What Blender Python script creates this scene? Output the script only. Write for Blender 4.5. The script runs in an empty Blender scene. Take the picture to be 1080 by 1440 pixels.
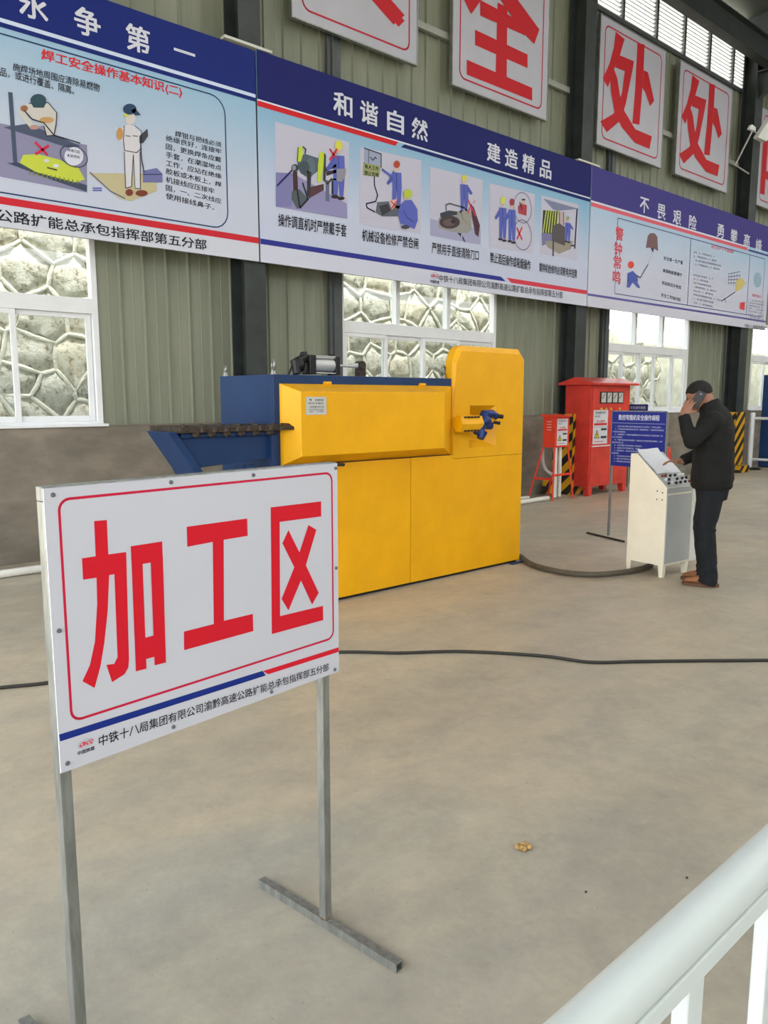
import bpy, math, random
from mathutils import Vector, Matrix, noise
random.seed(7)
S = bpy.context.scene
PI = math.pi
V = Vector

# ------------------------------------------------------------------ camera
F_PX, CX, CY, CAM_H = 1105.0, 540.0, 720.0, 1.5
PITCH = math.atan(160.0 / F_PX)
AZ = math.atan(1238.0 / math.hypot(F_PX, 160.0))
cam_d = bpy.data.cameras.new('camera')
cam = bpy.data.objects.new('camera', cam_d)
S.collection.objects.link(cam)
S.camera = cam
FW = V((math.cos(AZ) * math.cos(PITCH), math.sin(AZ) * math.cos(PITCH), -math.sin(PITCH)))
RT = V((math.sin(AZ), -math.cos(AZ), 0))
UP = RT.cross(FW)
cam.location = (0, 0, CAM_H)
cam.rotation_euler = Matrix((RT, UP, -FW)).transposed().to_euler()
cam_d.sensor_fit = 'VERTICAL'
cam_d.sensor_height = 36.0
cam_d.lens = F_PX / 1440.0 * 36.0
cam_d.clip_start = 0.02
cam_d.clip_end = 300

# ------------------------------------------------------------------ light
wd = bpy.data.worlds.new('overcast'); S.world = wd
wd.use_nodes = True
bg = wd.node_tree.nodes['Background']
bg.inputs[0].default_value = (0.93, 0.97, 1.0, 1)
bg.inputs[1].default_value = 6.3
S.view_settings.view_transform = 'Standard'
S.view_settings.look = 'None'
S.view_settings.gamma = 1
S.view_settings.use_curve_mapping = False
S.view_settings.exposure = -0.47

sd_ = bpy.data.lights.new('stone_fill_sun', 'SUN'); sd_.energy = 42; sd_.angle = math.radians(12); sd_.color = (1.0, .97, .9)
sun = bpy.data.objects.new('stone_fill_sun', sd_); S.collection.objects.link(sun)  # sun added under the overcast sky to brighten the outside stone wall
sun.rotation_euler = V((0.0, math.cos(math.radians(76)), -math.sin(math.radians(76)))).to_track_quat('-Z', 'Y').to_euler()

# ------------------------------------------------------------------ pixel -> real plane
def ray(x, y): return FW * F_PX + RT * (x - CX) - UP * (y - CY)
C0 = V((0, 0, CAM_H))
def wy(x, y, Y):
    d = ray(x, y); return C0 + d * (Y / d.y)
def wx(x, y, X):
    d = ray(x, y); return C0 + d * (X / d.x)
def gz(x, y, z=0.0):
    d = ray(x, y); return C0 + d * ((z - CAM_H) / d.z)

# ------------------------------------------------------------------ materials
def lin(c):
    c = c / 255.0
    return c / 12.92 if c <= 0.04045 else ((c + 0.055) / 1.055) ** 2.4
def rgb(r, g, b): return (lin(r), lin(g), lin(b), 1)
MATS = {}
def mat(name, col, rough=0.6, metal=0.0, var=0.0, scale=4.0, bump=0.0, bscale=40.0, col2=None, stretch=None, spec=0.5, detail=4):
    if name in MATS: return MATS[name]
    m = bpy.data.materials.new(name); m.use_nodes = True
    nt = m.node_tree; N = nt.nodes; L = nt.links
    p = N['Principled BSDF']
    c = rgb(*col)
    p.inputs['Base Color'].default_value = c
    p.inputs['Roughness'].default_value = rough
    p.inputs['Metallic'].default_value = metal
    p.inputs['Specular IOR Level'].default_value = spec if (metal or spec != .5) else .35
    if var > 0 or col2 or bump > 0:
        tc = N.new('ShaderNodeTexCoord'); mp = N.new('ShaderNodeMapping')
        L.new(tc.outputs['Object'], mp.inputs[0])
        if stretch: mp.inputs['Scale'].default_value = stretch
    if var > 0 or col2:
        nz = N.new('ShaderNodeTexNoise'); nz.inputs['Scale'].default_value = scale; nz.inputs['Detail'].default_value = detail
        nz.inputs['Roughness'].default_value = 0.6
        L.new(mp.outputs[0], nz.inputs['Vector'])
        cr = N.new('ShaderNodeValToRGB')
        a = tuple(x * (1 - var) for x in c[:3]) + (1,)
        b = rgb(*col2) if col2 else tuple(min(1, x * (1 + var)) for x in c[:3]) + (1,)
        cr.color_ramp.elements[0].color = a if not col2 else c
        cr.color_ramp.elements[1].color = b
        cr.color_ramp.elements[0].position = 0.35; cr.color_ramp.elements[1].position = 0.68
        L.new(nz.outputs['Fac'], cr.inputs[0]); L.new(cr.outputs[0], p.inputs['Base Color'])
    if bump > 0:
        n2 = N.new('ShaderNodeTexNoise'); n2.inputs['Scale'].default_value = bscale; n2.inputs['Detail'].default_value = 5
        L.new(mp.outputs[0], n2.inputs['Vector'])
        bp = N.new('ShaderNodeBump'); bp.inputs['Strength'].default_value = bump; bp.inputs['Distance'].default_value = 0.02
        L.new(n2.outputs['Fac'], bp.inputs['Height']); L.new(bp.outputs[0], p.inputs['Normal'])
    MATS[name] = m
    return m
def ink(col, rough=0.45):
    return mat('print_%d_%d_%d' % tuple(col), col, .6, spec=.18)

M_siding = mat('siding_paint', (130, 133, 116), 0.45, 0.0, 0.10, 1.3, 0.03, 3, stretch=(3, 3, .5))
M_dado = mat('dado_render', (128, 120, 108), 0.9, 0, 0.22, 2.2, 0.35, 30, stretch=(1, 1, 2.2))
M_steel_dark = mat('dark_steel', (50, 55, 54), 0.5, 0.0, 0.25, 3, 0.1, 20)
M_steel_face = mat('dark_steel_paint', (78, 82, 82), 0.5, 0.0, 0.15, 3)
M_roof = mat('roof_sheet', (52, 57, 53), 0.7, 0, 0.2, 1)
M_white_pvc = mat('white_pvc', (225, 226, 228), 0.35, 0, 0.03, 5)
M_pipe = mat('pipe_plastic', (222, 220, 212), 0.35, 0, 0.06, 6)
M_yellow = mat('yellow_enamel', (226, 164, 3), 0.42, 0, 0.06, 2.5, 0.05, 6)
M_blue = mat('blue_enamel', (20, 50, 92), 0.5, 0, 0.12, 3, 0.05, 8)
M_red = mat('red_enamel', (206, 60, 48), 0.4, 0, 0.14, 4)
M_redo = mat('orange_red_enamel', (222, 62, 38), 0.4, 0, 0.08, 4)
M_cream = mat('cream_enamel', (228, 222, 204), 0.45, 0, 0.04, 5, 0.03, 30)
M_grey_door = mat('grey_door_enamel', (172, 174, 172), 0.5, 0, 0.06, 4)
M_galv = mat('galvanised_steel', (150, 152, 148), 0.38, 0.75, 0.22, 14, 0.08, 60, stretch=(3, 3, .6))
M_rust = mat('oily_rusty_steel', (60, 50, 42), 0.5, 0.4, 0.4, 25, 0.4, 60)
M_black = mat('black_plastic', (26, 26, 27), 0.4)
M_alu = mat('brushed_aluminium', (190, 190, 188), 0.4, 0.3, 0.06, 12)
M_rubber = mat('rubber_hose', (84, 76, 64), 0.65, 0, 0.2, 12)
M_cable = mat('black_cable', (44, 42, 38), 0.6)
M_skin = mat('skin', (146, 104, 84), 0.5, 0, 0.07, 20)
M_hair = mat('black_hair', (24, 21, 20), 0.7, 0, 0.3, 90, 0.5, 160)
M_jacket = mat('black_jacket_cloth', (17, 17, 16), 0.85, 0, 0.18, 9, 0.25, 120)
M_jeans = mat('dark_denim', (18, 23, 28), 0.85, 0, 0.3, 12, 0.3, 140)
M_shoe = mat('tan_suede', (146, 98, 66), 0.8, 0, 0.15, 20)
M_sole = mat('shoe_sole', (96, 66, 44), 0.7)
M_railw = mat('railing_white', (190, 197, 195), 0.3, 0, 0.02, 6)
M_paper = mat('paper', (216, 216, 222), 0.7, 0, 0.02, 8)
M_bpanel = mat('sign_board_white', (188, 188, 196), 0.4, 0, 0.02, 2)
M_crumb = mat('dry_mortar_crumb', (176, 142, 88), 0.9, 0, 0.3, 60, 0.6, 90)

DUST0 = (1.35 - 16) * .75 + (2.22 + 4.2) + .8 - .2
def floor_mat():
    m = bpy.data.materials.new('concrete_floor'); m.use_nodes = True
    nt = m.node_tree; N = nt.nodes; L = nt.links; p = N['Principled BSDF']
    tc = N.new('ShaderNodeTexCoord')
    def nz(s, d=5, r=.6, st=(1, 1, 1)):
        mp = N.new('ShaderNodeMapping'); mp.inputs['Scale'].default_value = st
        mp.inputs['Rotation'].default_value = (0, 0, .5)
        L.new(tc.outputs['Object'], mp.inputs[0])
        n = N.new('ShaderNodeTexNoise'); n.inputs['Scale'].default_value = s; n.inputs['Detail'].default_value = d
        n.inputs['Roughness'].default_value = r; L.new(mp.outputs[0], n.inputs['Vector']); return n
    def ramp(n, stops):
        c = N.new('ShaderNodeValToRGB'); e = c.color_ramp.elements
        e[0].position, e[0].color = stops[0]; e[1].position, e[1].color = stops[1]
        for pos, col in stops[2:]:
            q = e.new(pos); q.color = col
        L.new(n.outputs['Fac'], c.inputs[0]); return c
    def mix(a, b, f, mode='MIX'):
        x = N.new('ShaderNodeMix'); x.data_type = 'RGBA'; x.blend_type = mode
        if isinstance(f, float): x.inputs[0].default_value = f
        else: L.new(f, x.inputs[0])
        L.new(a, x.inputs[6]); L.new(b, x.inputs[7]); return x.outputs[2]
    base = ramp(nz(.55, 6, .62, (.7, 1.6, 1)), [(0.36, rgb(150, 150, 142)), (0.62, rgb(180, 168, 148)), (0.48, rgb(164, 158, 144))])
    mott = ramp(nz(4.5, 8, .7), [(0.3, (.80, .80, .81, 1)), (0.7, (1.08, 1.07, 1.04, 1))])
    streak = ramp(nz(1.6, 7, .65, (.35, 1.7, 1)), [(0.42, (.92, .92, .93, 1)), (0.60, (1.06, 1.05, 1.03, 1))])
    sp3 = N.new('ShaderNodeSeparateXYZ'); L.new(tc.outputs['Object'], sp3.inputs[0])
    wn = nz(1.3, 6, .65)
    m1 = N.new('ShaderNodeMath'); m1.operation = 'MULTIPLY_ADD'; m1.inputs[1].default_value = .75; L.new(sp3.outputs['X'], m1.inputs[0])
    m2 = N.new('ShaderNodeMath'); m2.operation = 'MULTIPLY'; m2.inputs[1].default_value = 1.0; L.new(sp3.outputs['Y'], m2.inputs[0]); L.new(m2.outputs[0], m1.inputs[2])
    m3 = N.new('ShaderNodeMath'); m3.operation = 'MULTIPLY_ADD'; m3.inputs[1].default_value = 1.6; L.new(wn.outputs['Fac'], m3.inputs[0]); L.new(m1.outputs[0], m3.inputs[2])
    mr = N.new('ShaderNodeMapRange'); mr.inputs['From Min'].default_value = DUST0; mr.inputs['From Max'].default_value = DUST0 + .45
    L.new(m3.outputs[0], mr.inputs['Value'])
    cool = N.new('ShaderNodeRGB'); cool.outputs[0].default_value = rgb(156, 153, 143); warm = N.new('ShaderNodeRGB'); warm.outputs[0].default_value = rgb(178, 165, 145)
    zone = mix(cool.outputs[0], warm.outputs[0], mr.outputs[0])
    class _B: outputs = [mix(base.outputs[0], zone, .55)]
    base = _B
    c = mix(base.outputs[0], mott.outputs[0], .9, 'MULTIPLY')
    fine = ramp(nz(22, 6, .75), [(0.32, (.90, .90, .90, 1)), (0.66, (1.06, 1.06, 1.05, 1))]); c = mix(c, fine.outputs[0], .8, 'MULTIPLY')
    scuff = ramp(nz(.9, 9, .72, (1.5, .5, 1)), [(0.60, (1, 1, 1, 1)), (0.66, (1.13, 1.12, 1.09, 1)), (0.70, (1, 1, 1, 1))]); c = mix(c, scuff.outputs[0], .8, 'MULTIPLY')
    c = mix(c, streak.outputs[0], .8, 'MULTIPLY')
    sp = ramp(nz(55, 2, .5), [(0.22, (.45, .44, .42, 1)), (0.30, (1, 1, 1, 1))])
    c = mix(c, sp.outputs[0], .6, 'MULTIPLY')
    L.new(c, p.inputs['Base Color'])
    rr = ramp(nz(.9, 4), [(0.35, (.38, .38, .38, 1)), (0.7, (.62, .62, .62, 1))])
    L.new(rr.outputs[0], p.inputs['Roughness'])
    b = N.new('ShaderNodeBump'); b.inputs['Strength'].default_value = .12; b.inputs['Distance'].default_value = .01
    L.new(nz(30, 6).outputs['Fac'], b.inputs['Height']); L.new(b.outputs[0], p.inputs['Normal'])
    return m
def stripe_mat(name, c1, c2, scale, direction):
    m = bpy.data.materials.new(name); m.use_nodes = True
    nt = m.node_tree; N = nt.nodes; L = nt.links; p = N['Principled BSDF']
    tc = N.new('ShaderNodeTexCoord'); mp = N.new('ShaderNodeMapping'); mp.inputs['Rotation'].default_value = direction
    L.new(tc.outputs['Object'], mp.inputs[0])
    w = N.new('ShaderNodeTexWave'); w.wave_type = 'BANDS'; w.bands_direction = 'Z'; w.inputs['Scale'].default_value = scale
    L.new(mp.outputs[0], w.inputs['Vector'])
    c = N.new('ShaderNodeValToRGB'); c.color_ramp.interpolation = 'CONSTANT'
    c.color_ramp.elements[0].color = rgb(*c1); c.color_ramp.elements[1].color = rgb(*c2); c.color_ramp.elements[1].position = .5
    L.new(w.outputs['Fac'], c.inputs[0]); L.new(c.outputs[0], p.inputs['Base Color']); p.inputs['Roughness'].default_value = .5
    return m
def grad_mat(name, top, bot, z0, z1, hx=None):
    # printed sky-to-white gradient of a banner (object space: z up the board, x along it)
    m = bpy.data.materials.new(name); m.use_nodes = True
    nt = m.node_tree; N = nt.nodes; L = nt.links; p = N['Principled BSDF']
    tc = N.new('ShaderNodeTexCoord'); sx = N.new('ShaderNodeSeparateXYZ'); L.new(tc.outputs['Object'], sx.inputs[0])
    mr = N.new('ShaderNodeMapRange'); mr.inputs['From Min'].default_value = z0; mr.inputs['From Max'].default_value = z1
    L.new(sx.outputs['Z'], mr.inputs['Value'])
    nz = N.new('ShaderNodeTexNoise'); nz.inputs['Scale'].default_value = .5; L.new(tc.outputs['Object'], nz.inputs['Vector'])
    ad = N.new('ShaderNodeMath'); ad.operation = 'MULTIPLY_ADD'; ad.inputs[1].default_value = .35; L.new(nz.outputs['Fac'], ad.inputs[0])
    L.new(mr.outputs[0], ad.inputs[2])
    su = N.new('ShaderNodeMath'); su.operation = 'SUBTRACT'; su.inputs[1].default_value = .17; L.new(ad.outputs[0], su.inputs[0])
    c = N.new('ShaderNodeValToRGB'); c.color_ramp.elements[0].color = rgb(*bot); c.color_ramp.elements[1].color = rgb(*top)
    c.color_ramp.elements[0].position = .25
    L.new(su.outputs[0], c.inputs[0]); L.new(c.outputs[0], p.inputs['Base Color']); p.inputs['Roughness'].default_value = .5; p.inputs['Specular IOR Level'].default_value = .25
    return m
def glass_mat():
    m = bpy.data.materials.new('window_glass'); m.use_nodes = True
    nt = m.node_tree; N = nt.nodes; L = nt.links; N.remove(N['Principled BSDF'])
    t = N.new('ShaderNodeBsdfTransparent'); t.inputs[0].default_value = (.95, .98, .97, 1)
    g = N.new('ShaderNodeBsdfGlossy'); g.inputs['Roughness'].default_value = .03
    x = N.new('ShaderNodeMixShader'); x.inputs[0].default_value = .05
    L.new(t.outputs[0], x.inputs[1]); L.new(g.outputs[0], x.inputs[2]); L.new(x.outputs[0], N['Material Output'].inputs[0])
    return m
M_glass = glass_mat()

# ------------------------------------------------------------------ mesh building
class MB:
    def __init__(s, X=None): s.v = []; s.f = []; s.m = []; s.X = X
    def add(s, vs, fs, mi=0):
        n = len(s.v)
        s.v += [(s.X @ V(p)) if s.X else V(p) for p in vs]
        for f in fs: s.f.append(tuple(i + n for i in f)); s.m.append(mi)
        return s
    def box(s, x0, y0, z0, x1, y1, z1, mi=0):
        return s.add([(x0, y0, z0), (x1, y0, z0), (x1, y1, z0), (x0, y1, z0), (x0, y0, z1), (x1, y0, z1), (x1, y1, z1), (x0, y1, z1)],
                     [(0, 3, 2, 1), (4, 5, 6, 7), (0, 1, 5, 4), (1, 2, 6, 5), (2, 3, 7, 6), (3, 0, 4, 7)], mi)
    def prism(s, pts, vec, mi=0):
        pts = [V(p) for p in pts]; vec = V(vec); n = len(pts)
        nrm = V((0, 0, 0))
        for i in range(n): nrm += pts[i].cross(pts[(i + 1) % n])
        if nrm.dot(vec) > 0: pts = pts[::-1]
        # pts' winding now faces away from vec
        vs = pts + [p + vec for p in pts]
        fs = [tuple(range(n)), tuple(range(2 * n - 1, n - 1, -1))]
        for i in range(n):
            j = (i + 1) % n
            fs.append((j, i, i + n, j + n))
        return s.add(vs, fs, mi)
    def tube(s, pts, r, n=8, mi=0, cap=True, flat=None):
        pts = [V(p) for p in pts]; k = len(pts)
        rs = r if isinstance(r, (list, tuple)) else [r] * k
        vs = []; fs = []
        t0 = (pts[1] - pts[0]).normalized()
        a = V((0, 0, 1)) if abs(t0.z) < .9 else V((1, 0, 0))
        u = t0.cross(a).normalized()
        for i in range(k):
            t = (pts[min(i + 1, k - 1)] - pts[max(i - 1, 0)]).normalized()
            u = (u - t * u.dot(t)).normalized(); w = t.cross(u)
            for j in range(n):
                an = 2 * PI * j / n
                rr = rs[i]
                if isinstance(rr, (tuple, list)): o = u * (math.cos(an) * rr[0]) + w * (math.sin(an) * rr[1])
                else: o = u * (math.cos(an) * rr) + w * (math.sin(an) * rr)
                vs.append(pts[i] + o)
        for i in range(k - 1):
            for j in range(n):
                j2 = (j + 1) % n
                fs.append((i * n + j, i * n + j2, (i + 1) * n + j2, (i + 1) * n + j))
        if cap:
            fs.append(tuple(range(n - 1, -1, -1))); fs.append(tuple((k - 1) * n + j for j in range(n)))
        return s.add(vs, fs, mi)
    def ell(s, c, r, rot=None, nu=14, nv=9, mi=0):
        c = V(c); vs = []; fs = []
        for i in range(nv + 1):
            th = PI * i / nv
            for j in range(nu):
                ph = 2 * PI * j / nu
                p = V((r[0] * math.sin(th) * math.cos(ph), r[1] * math.sin(th) * math.sin(ph), r[2] * math.cos(th)))
                if rot: p = rot @ p
                vs.append(c + p)
        for i in range(nv):
            for j in range(nu):
                j2 = (j + 1) % nu
                fs.append((i * nu + j, (i + 1) * nu + j, (i + 1) * nu + j2, i * nu + j2))
        return s.add(vs, fs, mi)
    def loft(s, rings, mi=0):
        # rings: list of lists of points (same count), capped
        n = len(rings[0]); vs = [p for r in rings for p in r]; fs = []
        for i in range(len(rings) - 1):
            for j in range(n):
                j2 = (j + 1) % n
                fs.append((i * n + j, i * n + j2, (i + 1) * n + j2, (i + 1) * n + j))
        fs.append(tuple(range(n - 1, -1, -1))); fs.append(tuple((len(rings) - 1) * n + j for j in range(n)))
        return s.add(vs, fs, mi)

ORG = {}
def link(o): S.collection.objects.link(o)
def root(name, loc, label, cat, group=None, kind=None):
    o = bpy.data.objects.new(name, None); link(o); o.location = loc; o.empty_display_size = .1
    ORG[o.name] = V(loc)
    o['label'] = label; o['category'] = cat
    if group: o['group'] = group
    if kind: o['kind'] = kind
    return o
def tag(o, label, cat, group=None, kind=None):
    o['label'] = label; o['category'] = cat
    if group: o['group'] = group
    if kind: o['kind'] = kind
    return o
def place(me, name, parent=None, recalc=False):
    co = [v.co for v in me.vertices]
    lo = V((min(c.x for c in co), min(c.y for c in co), min(c.z for c in co)))
    hi = V((max(c.x for c in co), max(c.y for c in co), max(c.z for c in co)))
    c = (lo + hi) / 2
    if parent is None: c.z = lo.z
    me.transform(Matrix.Translation(-c))
    o = bpy.data.objects.new(name, me); link(o)
    ORG[o.name] = c
    if parent is not None:
        o.parent = parent; o.location = c - ORG[parent.name]
    else: o.location = c
    return o
def obj(name, mb, mats, parent=None, smooth=35, bevel=0, label=None, kind=None):
    me = bpy.data.meshes.new(name)
    me.from_pydata([tuple(v) for v in mb.v], [], mb.f)
    for m in (mats if isinstance(mats, (list, tuple)) else [mats]): me.materials.append(m)
    me.polygons.foreach_set('material_index', mb.m)
    me.update()
    if smooth:
        me.polygons.foreach_set('use_smooth', [True] * len(me.polygons))
        me.set_sharp_from_angle(angle=math.radians(smooth))
    o = place(me, name, parent)
    if bevel:
        b = o.modifiers.new('bevel', 'BEVEL'); b.width = bevel; b.segments = 2; b.limit_method = 'ANGLE'; b.angle_limit = math.radians(40)
        b.harden_normals = True
    if label: o['label'] = label
    if kind: o['kind'] = kind
    return o
def struct(name, mb, mats, parent=None, smooth=35, bevel=0):
    o = obj(name, mb, mats, parent, smooth, bevel)
    if parent is None: o['kind'] = 'structure'
    return o

# ------------------------------------------------------------------ flat print
class Board:
    """a plane with u along it, v up; layer k stands k*step proud of it"""
    def __init__(s, o, ud, nd, step=.0008): s.o = V(o); s.u = V(ud); s.n = V(nd); s.step = step
    def p(s, u, v, k=1): return s.o + s.u * u + V((0, 0, v)) + s.n * (s.step * k)
class Art:
    def __init__(s, b): s.b = b; s.mb = MB(); s.cols = []
    def mi(s, c):
        c = tuple(c)
        if c not in s.cols: s.cols.append(c)
        return s.cols.index(c)
    def poly(s, pts, c, k=2):
        P = [s.b.p(u, v, k) for u, v in pts]
        n = V((0, 0, 0))
        for i in range(len(P)): n += (P[i] - P[0]).cross(P[(i + 1) % len(P)] - P[0])
        if n.dot(s.b.n) < 0: P = P[::-1]
        s.mb.add(P, [tuple(range(len(P)))], s.mi(c)); return s
    def rect(s, u0, v0, u1, v1, c, k=2): return s.poly([(u0, v0), (u1, v0), (u1, v1), (u0, v1)], c, k)
    def ell(s, u, v, ru, rv, c, k=2, n=16, a0=0, a1=2 * PI):
        return s.poly([(u + ru * math.cos(a0 + (a1 - a0) * i / n), v + rv * math.sin(a0 + (a1 - a0) * i / n)) for i in range(n + (0 if a1 - a0 > 6.2 else 1))], c, k)
    def line(s, pts, w, c, k=3):
        for (a, b) in zip(pts[:-1], pts[1:]):
            d = V((b[0] - a[0], b[1] - a[1], 0))
            if d.length < 1e-6: continue
            d.normalize(); q = V((-d.y, d.x, 0)) * w / 2; e = d * w * .2
            s.poly([(a[0] + q.x - e.x, a[1] + q.y - e.y), (b[0] + q.x + e.x, b[1] + q.y + e.y), (b[0] - q.x + e.x, b[1] - q.y + e.y), (a[0] - q.x - e.x, a[1] - q.y - e.y)], c, k)
        return s
    def frame(s, u0, v0, u1, v1, r, w, c, k=2):
        pts = []
        for (cu, cv, a) in ((u1 - r, v1 - r, 0), (u0 + r, v1 - r, 90), (u0 + r, v0 + r, 180), (u1 - r, v0 + r, 270)):
            for i in range(6):
                t = math.radians(a + i * 18); pts.append((cu + r * math.cos(t), cv + r * math.sin(t)))
        return s.line(pts + [pts[0]], w, c, k)
    def ring(s, u, v, ru, rv, w, c, k=3, n=20):
        return s.line([(u + ru * math.cos(2 * PI * i / n), v + rv * math.sin(2 * PI * i / n)) for i in range(n + 1)], w, c, k)
    def make(s, name, parent):
        return obj(name, s.mb, [ink(c) for c in s.cols], parent, smooth=0)
TCACHE = {}
def glyph(t, bold):
    k = (t, bold)
    if k not in TCACHE:
        cu = bpy.data.curves.new('t', 'FONT'); cu.body = t; cu.size = 1; cu.resolution_u = 1; cu.fill_mode = 'FRONT'
        o = bpy.data.objects.new('t', cu); me = o.to_mesh()
        vs = [(v.co.x, v.co.y, 0.0) for v in me.vertices]; fs = [tuple(p.vertices) for p in me.polygons]
        if bold > .006:
            n = len(vs); v0 = list(vs); f0 = list(fs); b = bold * .75
            vs = []; fs = []
            for q, (dx, dy) in enumerate(((b, b * .8), (-b, b * .8), (b, -b * .8), (-b, -b * .8))):
                vs += [(x + dx, y + dy, q * .16) for x, y, _ in v0]; fs += [tuple(i + n * q for i in f) for f in f0]
        o.to_mesh_clear(); bpy.data.objects.remove(o); bpy.data.curves.remove(cu)
        TCACHE[k] = (vs, fs)
    return TCACHE[k]
def write(art, t, quad, c, k=3, bold=0.0, fit=True):
    """fit the string into the quad (u0,v0,u1,v1) or four corners (bl,br,tr,tl)"""
    vs, fs = glyph(t, bold)
    if not vs: return
    x0 = min(v[0] for v in vs); x1 = max(v[0] for v in vs); y0 = min(v[1] for v in vs); y1 = max(v[1] for v in vs)
    if not fit: y0, y1 = -.12, .88; x0, x1 = 0, len(t) * 1.0
    if len(quad) == 4 and not isinstance(quad[0], (tuple, list)):
        u0, v0, u1, v1 = quad; quad = [(u0, v0), (u1, v0), (u1, v1), (u0, v1)]
    bl, br, tr, tl = quad
    P = []
    for x, y, dk in vs:
        a = (x - x0) / max(x1 - x0, 1e-6); b = (y - y0) / max(y1 - y0, 1e-6)
        u = (bl[0] * (1 - a) + br[0] * a) * (1 - b) + (tl[0] * (1 - a) + tr[0] * a) * b
        v = (bl[1] * (1 - a) + br[1] * a) * (1 - b) + (tl[1] * (1 - a) + tr[1] * a) * b
        P.append(art.b.p(u, v, k + dk))
    f0 = fs[0]; n = (P[f0[1]] - P[f0[0]]).cross(P[f0[2]] - P[f0[0]])
    if n.dot(art.b.n) < 0: fs = [f[::-1] for f in fs]
    art.mb.add(P, fs, art.mi(c))

#=====STRUCT=====
D = 7.52                                 # inner face of the long wall
ZD, ZH = 1.23, 3.1                        # dado top / window head
# floor, ground outside
fm = MB().box(-14, -16, -.2, 46, 7.6, 0)
struct('floor', fm, floor_mat(), smooth=0)
g = MB().box(-40, -60, -.5, 80, 60, -.21)
struct('ground', g, mat('outside_ground', (150, 145, 130), .9, 0, .2, .3), smooth=0)

WINS = [(.22, 3.12), (6.08, 8.96), (11.83, 14.68), (17.45, 20.3), (23.2, 26.1)]
wall = struct('wall_back', MB().box(-3, D - .05, 0, 40, D + .25, ZD), M_dado, smooth=0)
# ledge joint on top of the dado
struct('trim_1', MB().box(-3, D - .06, ZD, 40, D + .0, ZD + .012), mat('dado_cap', (120, 112, 100), .9, 0, .2, 5), smooth=0)
def sheet(x0, x1, z0, z1):
    """one profiled steel sheet with narrow standing ribs"""
    pr = [(x0, 0)]; x = x0
    n = max(1, round((x1 - x0) / .225)); st = (x1 - x0) / n
    for i in range(n):
        a = x0 + i * st
        pr += [(a + st * .45, 0), (a + st * .46, -.002), (a + st * .50, -.002), (a + st * .51, 0), (a + st * .86, 0), (a + st * .90, -.024), (a + st * .955, -.024), (a + st * .985, 0), (a + st, 0)]
    vs = [(px, D + .02 + py, z) for z in (z0, z1) for px, py in pr]; k = len(pr)
    fs = [(i, i + 1, k + i + 1, k + i) for i in range(k - 1)]
    mb = MB().add(vs, fs)
    mb.box(x0, D + .045, z0, x1, D + .08, z1)
    o = obj('siding_sheet', mb, M_siding, wall, smooth=0)
def sheets(x0, x1, z0, z1):
    n = max(1, round((x1 - x0) / .9)); s = (x1 - x0) / n
    for i in range(n): sheet(x0 + i * s + .003, x0 + (i + 1) * s - .003, z0, z1)
edges = [-3] + [e for w in WINS for e in w] + [40]
LOUV = (10.95, 16.35)
for i in range(0, len(edges), 2):
    a, b = edges[i], edges[i + 1]
    if b <= LOUV[0] or a >= LOUV[1]: sheets(a, b, ZD, 8.5)
    else: sheets(a, b, ZD, 7.45)
for i in range(1, len(edges) - 1, 2):
    a, b = edges[i], edges[i + 1]
    sheets(a, b, ZH, 7.45 if a > 11 and b < 16.4 else 8.5)
sheets(16.35, 17.45, 7.45, 8.5); sheets(8.96, 10.95, 7.45, 8.5)
# girts showing between the big boards
for n_, (a, b) in enumerate(((-3, 4.55), (4.82, 10.46), (10.75, 16.15), (16.52, 30))):
    struct('trim_%d' % (n_ + 2), MB().box(a, D - .07, 6.02, b, D - .012, 6.10), mat('girt_paint', (150, 152, 144), .5))

# windows -----------------------------------------------------------
def window(n, x0, x1, uppers, lowers, zt=2.29, zt2=2.43):
    t = bpy.data.objects.new('window_%d' % n, None); link(t); t.location = (x0, D, ZD); ORG[t.name] = V((x0, D, ZD)); t['kind'] = 'structure'
    y0, y1 = D + .0, D + .09
    m = MB()
    f = .055
    m.box(x0, y0, ZD, x0 + f, y1, ZH); m.box(x1 - f, y0, ZD, x1, y1, ZH)
    m.box(x0 + f, y0, ZD, x1 - f, y1, ZD + .05); m.box(x0 + f, y0, ZH - f, x1 - f, y1, ZH); m.box(x0 + f, y0 + .002, zt, x1 - f, y1, zt2)
    obj('window_frame', m, M_white_pvc, t, bevel=.004)
    for u in uppers:
        obj('mullion', MB().box(u - .035, y0 + .004, zt2, u + .035, y1, ZH - f), M_white_pvc, t, bevel=.004)
    us = [x0 + f] + list(uppers) + [x1 - f]
    for a, b in zip(us[:-1], us[1:]):
        obj('pane', MB().box(a + .03, D + .05, zt2, b - .03, D + .055, ZH - f), M_glass, t, smooth=0)
    for k, (a, b) in enumerate(lowers):
        yy = D + .012 + (.03 if k % 2 else 0)
        s = MB(); w = .05
        s.box(a, yy, ZD + .05, a + w, yy + .03, zt); s.box(b - w, yy, ZD + .05, b, yy + .03, zt)
        s.box(a + w, yy, ZD + .05, b - w, yy + .03, ZD + .05 + .055); s.box(a + w, yy, zt - .045, b - w, yy + .03, zt)
        so = obj('sash', s, M_white_pvc, t, bevel=.003)
        obj('pane', MB().box(a + w, yy + .012, ZD + .1, b - w, yy + .017, zt - .04), M_glass, so, smooth=0)
    # reveal / sill
    struct('window_sill', MB().box(x0 - .02, D - .075, ZD + .002, x1 + .02, D + .0, ZD + .028), M_white_pvc, t, bevel=.004)
    return t
window(1, .22, 3.12, [], [(.28, .95), (.93, 1.65), (1.63, 2.37), (2.33, 3.06)])
window(2, 6.08, 8.96, [7.03, 7.97], [(6.14, 6.86), (6.80, 7.54), (7.49, 8.2), (8.16, 8.90)])
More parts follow.
